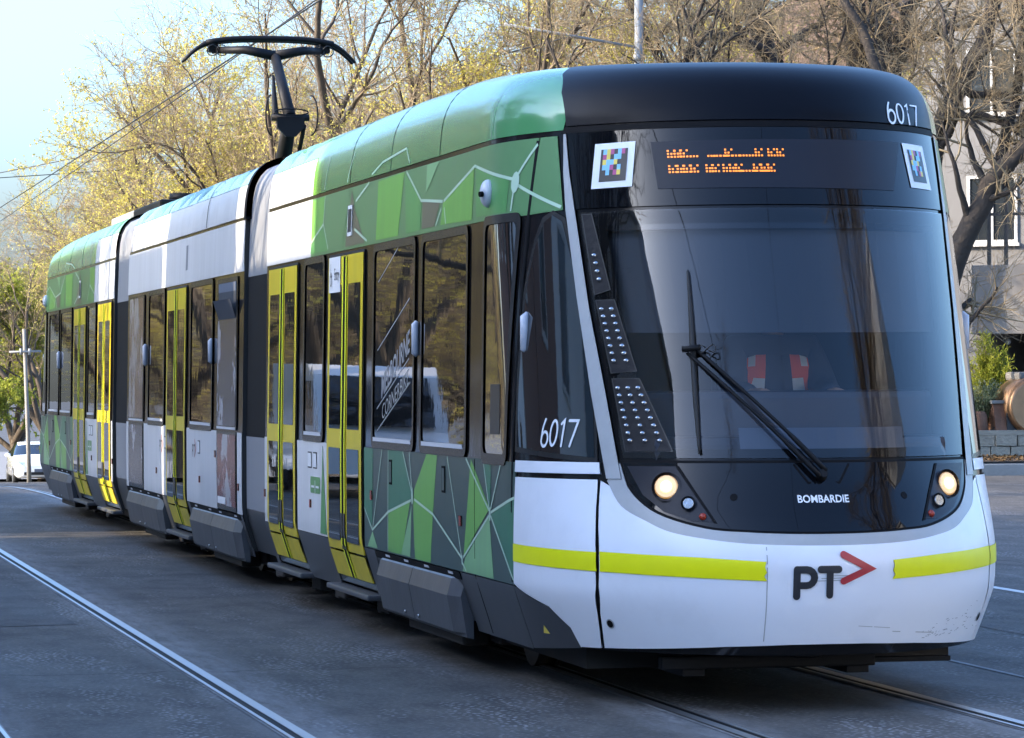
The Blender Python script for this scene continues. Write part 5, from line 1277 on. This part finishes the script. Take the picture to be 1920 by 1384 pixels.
b = MB(); b.ball((.55, .75, 2.38), .07, 12, 8); b.build('lamp_globe', 'pod_white', cp_)
for q, xx in enumerate((.28, .62, 1.05, 1.75, 2.3)):
    b = MB(); b.box(xx, xx+.07, .15, .22, 3.88, 5.35); b.build('post', 'post_dark', cp_)
b = MB(); b.box(.3, 6, .17, .20, 4.86, 4.92); b.build('top_rail', 'post_dark', cp_)
# red-orange sign characters fixed to the fascia, cut by the picture edge
sx = (19.768, 52, 3.592)[0]-cx0
sg = empty('sign', (cx0+sx*.93, 51.93-sx*.93*math.tan(R(32)), 0), R(-32), 'orange rounded sign lettering on the concrete fascia at the picture edge', 'sign')
for zc in ((19.767, 52, 3.571)[2], (19.765, 52, 3.222)[2]):
    b = MB(); b.tube([(.11*math.cos(t), 0, zc+.12*math.sin(t)) for t in np.linspace(0, 2*math.pi, 24)], .028, 8); b.build('character', 'sign_orange', sg)
# low bluestone wall with separate blocks
wz0, wz1 = .12, .62
wl_ = empty('stone_wall', (17, 48.4, 0), 0, 'low bluestone garden wall above the leaf-strewn verge', 'wall')
b = MB(); b.box(-4.0, 16, .06, .5, .0, wz1-.03); b.build('core', 'concrete', wl_)
x = -4.0; rg_ = random.Random(4); protos = []
for q in range(5):
    b = MB(); b.box(-.5, .5, -.5, .5, -.5, .5, .06); b.V = [(v[0]+rg_.uniform(-.02, .02), v[1]+rg_.uniform(-.06, .06), v[2]+rg_.uniform(-.02, .02)) for v in b.V]
    protos.append(mesh_np('stone', b.V, b.F, 'bluestone'))
for r_ in range(2):
    x = -4.0+(.2 if r_ else 0)
    while x < 11:
        w_ = rg_.uniform(.32, .6); o = link('stone', protos[rg_.randrange(5)], wl_); o.location = (x+w_/2, .03+rg_.uniform(-.015, .015), .25+r_*.235); o.scale = (w_-.02, .16, .225); x += w_
for q in range(9):
    o = link('coping_stone', protos[q % 5], wl_); o.location = (-4+q*1.45+.72, .2, .62); o.scale = (1.42, .5, .09)
# bronze drum on rusted cradle, standing on the wall terrace
dc = (18.92, 49.6, 1.107)
dr = empty('bronze_drum', (dc[0], 49.6, .62), 0, 'bronze drum lying in a rusted steel cradle above the stone wall', 'drum')
zc = dc[2]-.62
b = MB(); b.tube([(-.02+.0, -.55, zc), (-.02, -.50, zc), (-.02, .2, zc), (.0, .6, zc)], [.50, .55, .57, .45], 32); b.build('barrel', 'bronze', dr)
b = MB(); b.tube([(-.02, -.62, zc), (-.02, -.54, zc)], [.48, .56], 32); b.build('rim', 'bronze', dr)
for xx in (-.78, .50):
    b = MB(); b.prism([(-.5, 0), (.45, 0), (.30, zc+.05), (-.32, zc+.05)], xx, xx+.24, 'x'); b.build('cradle', 'rust', dr)
b = MB(); b.box(-.80, .9, -.42, -.34, .0, .10); b.box(-.56, -.36, -.50, -.44, .0, zc+.02); b.build('cradle_beam', 'post_dark', dr)
b = MB(); b.box(-.82, -.30, -.36, .3, zc+.055, zc+.12, .02); b.build('cap_plate', 'concrete', dr)
b = MB(); b.box(-.25, .5, -.3, .5, zc+.50, zc+.66, .05); b.build('cover', 'white_render', dr)
terr = slab('terrace', 13, 34, 48.8, 52, -.3, .60, 'footpath')
pt = (17.869, 49.3, 0.731); b = MB(); b.tube([(0, 0, 0), (0, 0, .08), (0, 0, .34), (0, 0, .42)], [.15, .17, .15, .11], 16); o = b.build('clay_pot', 'rust'); o.location = (pt[0], 49.3, .60); tag(o, 'dark squat urn on the terrace between shrub and cradle', 'urn')
# shrubs of many small leaves
def shrub(name, x, y, z, rx, rz, n, lm, label, size=.03, upright=.5):
    e = empty(name, (x, y, z), 0, label, 'shrub'); rg = np.random.default_rng(int(abs(x*100))); ns = 26
    az = rg.uniform(0, 6.28, ns); out = rg.uniform(.1, .9, ns); d = np.stack([np.cos(az)*out, np.sin(az)*out, np.full(ns, 1.2)], 1)
    st = grow(np.zeros((ns, 3)), d, rz*rg.uniform(.6, 1.05, ns), 6, .12, .03, rg); st[:, :, :2] *= rx/ (rz*.75); V, F = tubes(st, taper(np.full(ns, .012), 7, .3), 4)
    link('stem', mesh_fast('stem', V, F, 'twig'), e)
    p, dd, r_, t = children(st, taper(np.full(ns, .012), 7, .3), n//ns//6, 40, rg, .25, .4); l = grow(p, dd, rg.uniform(.1, .28, len(p)), 5, .1, .05, rg)
    tip = l.reshape(-1, 3); dd = np.repeat(dd, 6, 0); m_ = len(tip); u = unit(dd+rg.normal(0, upright, (m_, 3))); v = unit(np.cross(u, rg.normal(0, 1, (m_, 3)))); s_ = rg.uniform(.6, 1.3, (m_, 1))*size
    link('foliage', mesh_fast('foliage', np.stack([tip, tip+u*s_+v*s_*.35, tip+u*s_*2.2, tip+u*s_-v*s_*.35], 1).reshape(-1, 3), np.arange(4*m_).reshape(-1, 4), lm), e)
q_ = (18.499, 50.6, 1.538)
shrub('bushy_shrub', q_[0], 50.6, .6, .62, 1.75, 9000, 'leaf_green', 'yellow-green bushy shrub under the concrete canopy', .035)
q_ = (18.052, 49.7, 1.031); shrub('grey_shrub', q_[0], 49.7, .55, .5, .95, 6000, 'leaf_grey', 'grey-leaved low shrub in front of the yellow-green one', .03)

for q, xx in enumerate((-3.4, -.2, 3.0)): shrub('street_hedge', xx, 141+q*.8, float(zr(141))-.1, 2.3, 2.6, 9000, 'leaf_green', ['dense low hedge left of the white car', 'dense low hedge straight behind the white car', 'dense low hedge between the concrete pole and the tram'][q], .09)
# ------------------------------------------------------------------ across the street (mirrored in the tram's windows; unseen houses are shaped to shade and light it)
def terrace(x0, x1, y0_, y1, h, m, label, street=1):
    """unseen row house added for the light it blocks or bounces; its street face has windows and a door"""
    xs = x1 if street > 0 else x0; e = empty('offscreen_house', ((x0+x1)/2, (y0_+y1)/2, 0), 0, label, 'house', 'unseen houses added for shade and bounce light'); ox, oy = (x0+x1)/2, (y0_+y1)/2
    b = MB(); b.box(x0-ox, x1-ox, y0_-oy, y1-oy, -.2, h); b.build('wall', m, e)
    b = MB(); b.box(x0-ox-.2, x1-ox+.2, y0_-oy+.01, y1-oy-.01, h+.003, h+.2, .03); b.build('cornice', 'frame_paint', e)
    n = max(1, int((y1-y0_)/3.)); f0 = xs-ox
    for i in range(n):
        yc = y0_-oy+(i+.5)*(y1-y0_)/n
        for zz in (.9, 4.4):
            b = MB(); g_ = (f0-.02, f0+.06) if street > 0 else (f0-.06, f0+.02)
            for q in ((yc-.6, yc-.5, zz, zz+1.8), (yc+.5, yc+.6, zz, zz+1.8), (yc-.5, yc+.5, zz+1.7, zz+1.8), (yc-.5, yc+.5, zz, zz+.1)): b.box(g_[0], g_[1], q[0], q[1], q[2], q[3])
            f = b.build('window', 'frame_paint', e); b = MB(); b.box(g_[0]+.02, g_[1]-.03, yc-.49, yc+.49, zz+.02, zz+1.78); b.build('pane', 'house_glass', f)
    return e
terrace(-24, -14, -6, 9.15, 9.3, 'pale_render', 'unseen pale house placed to shade the nose of the tram')  # unseen shade casters: heights set the shadow line on the tram
terrace(-24, -14, -42, -6.1, 5.6, 'house_brick', 'unseen single-storey brick shop placed to shade the road by the camera')
terrace(-24, -14, 9.15, 13.35, 7.8, 'house_brick', 'unseen brick house kept low so sun reaches the tram above the front door')
terrace(-24, -14, 13.55, 18.5, 9.4, 'house_brick', 'unseen brick house made tall to shade the middle section')
terrace(-24, -14, 18.78, 23.4, 8.2, 'pale_render', 'unseen pale house partly shading the middle section, between gaps for sun')  # gaps beside this house are cut to let sun streaks through
terrace(-24, -14, 25.1, 36, 8.4, 'house_brick', 'unseen brick house placed to shade the rear doors')
terrace(13, 24, -46, -4, 9.5, 'pale_render', 'long pale unseen building added behind the camera to bounce sunlight onto the tram', -1)  # added out of view as a sunlit reflector for the tram front
GL = 'street trees across the street'
for t, x, y, rz, s, lb in ((T4, -8.6, 14.5, .5, .95, 'bare tree across the street opposite the front doors'), (T4, -8.8, 24.5, 2.5, .9, 'bare tree across the street opposite the middle section'), (T4, -8.7, 1.5, 4.1, .95, 'bare tree across the street opposite the nose'), (T4, -9, -13, 1.5, 1., 'bare tree across the street left of the camera'),
                           (T2, -9, 37, .9, 1., 'budding tree across the street opposite the rear end'), (T1, -8.8, 47, 3.3, 1., 'yellow-leaved tree across the street past the rear end'), (T2, -9.2, 57, 5., 1.05, 'tall tree across the street by the crest'), (T3, -8.7, 68, 2.1, 1., 'bushy tree across the street past the crest'), (T1, -9, 80, .2, 1., 'tree across the street on the slope'), (T3, -9, 94, 4.4, 1., 'tree across the street low on the slope')):
    place_tree('opposite_tree', t, x, y, rz, s, lb, GL)
for i in range(10):
    place_tree('opposite_bush_tree', T6, -11.5-(i % 3)*1.2, 42+i*6.2, i*1.7, 1.0+.05*(i % 4), ['first', 'second', 'third', 'fourth', 'fifth', 'sixth', 'seventh', 'eighth', 'ninth', 'tenth'][i]+' low twiggy tree in the row across the street past the houses', 'low twiggy trees across the street')
for x, y, rz, s, lb in ((8.5, -4.5, .7, 1.05, 'bare tree on the near footpath right of the nose'), (9.5, -17, 3., 1.1, 'bare tree on the near footpath behind the camera'), (-7.5, -27, 5.2, 1.1, 'bare tree behind the camera')):
    place_tree('near_tree', T4, x, y, rz, s, lb, 'bare trees behind the camera')
# white van parked opposite
v_ = empty('parked_van', (-6.5, 37, 0), 0, 'white delivery van parked across the street, mirrored in the tram windows', 'van')
b = MB(); b.prism([(-2.5, .35), (-2.45, .95), (-1.9, 1.15), (-1.3, 1.95), (-.9, 2.1), (2.45, 2.12), (2.5, .35)], -.95, .95, 'x'); b.build('body', 'car_white', v_)
b = MB(); b.addv([(-.8, -1.93, 1.2), (.8, -1.93, 1.2), (.72, -1.36, 1.92), (-.72, -1.36, 1.92)], [(0, 1, 2, 3)]); b.V = [(x, y-.03, z+.02) for x, y, z in b.V]; b.build('windscreen', 'car_glass', v_)
for s in (-1, 1):
    b = MB(); b.prism([(-1.6, 1.2), (-1.15, 1.85), (-.5, 1.85), (-.5, 1.2)], s*.952, s*.958, 'x'); b.build('side_window', 'car_glass', v_)
    for yy in (-1.6, 1.6): b = MB(); b.disc((s*.78, yy, .33), (s, 0, 0), .33, .33, .19, 20); b.build('wheel', 'tyre', v_)
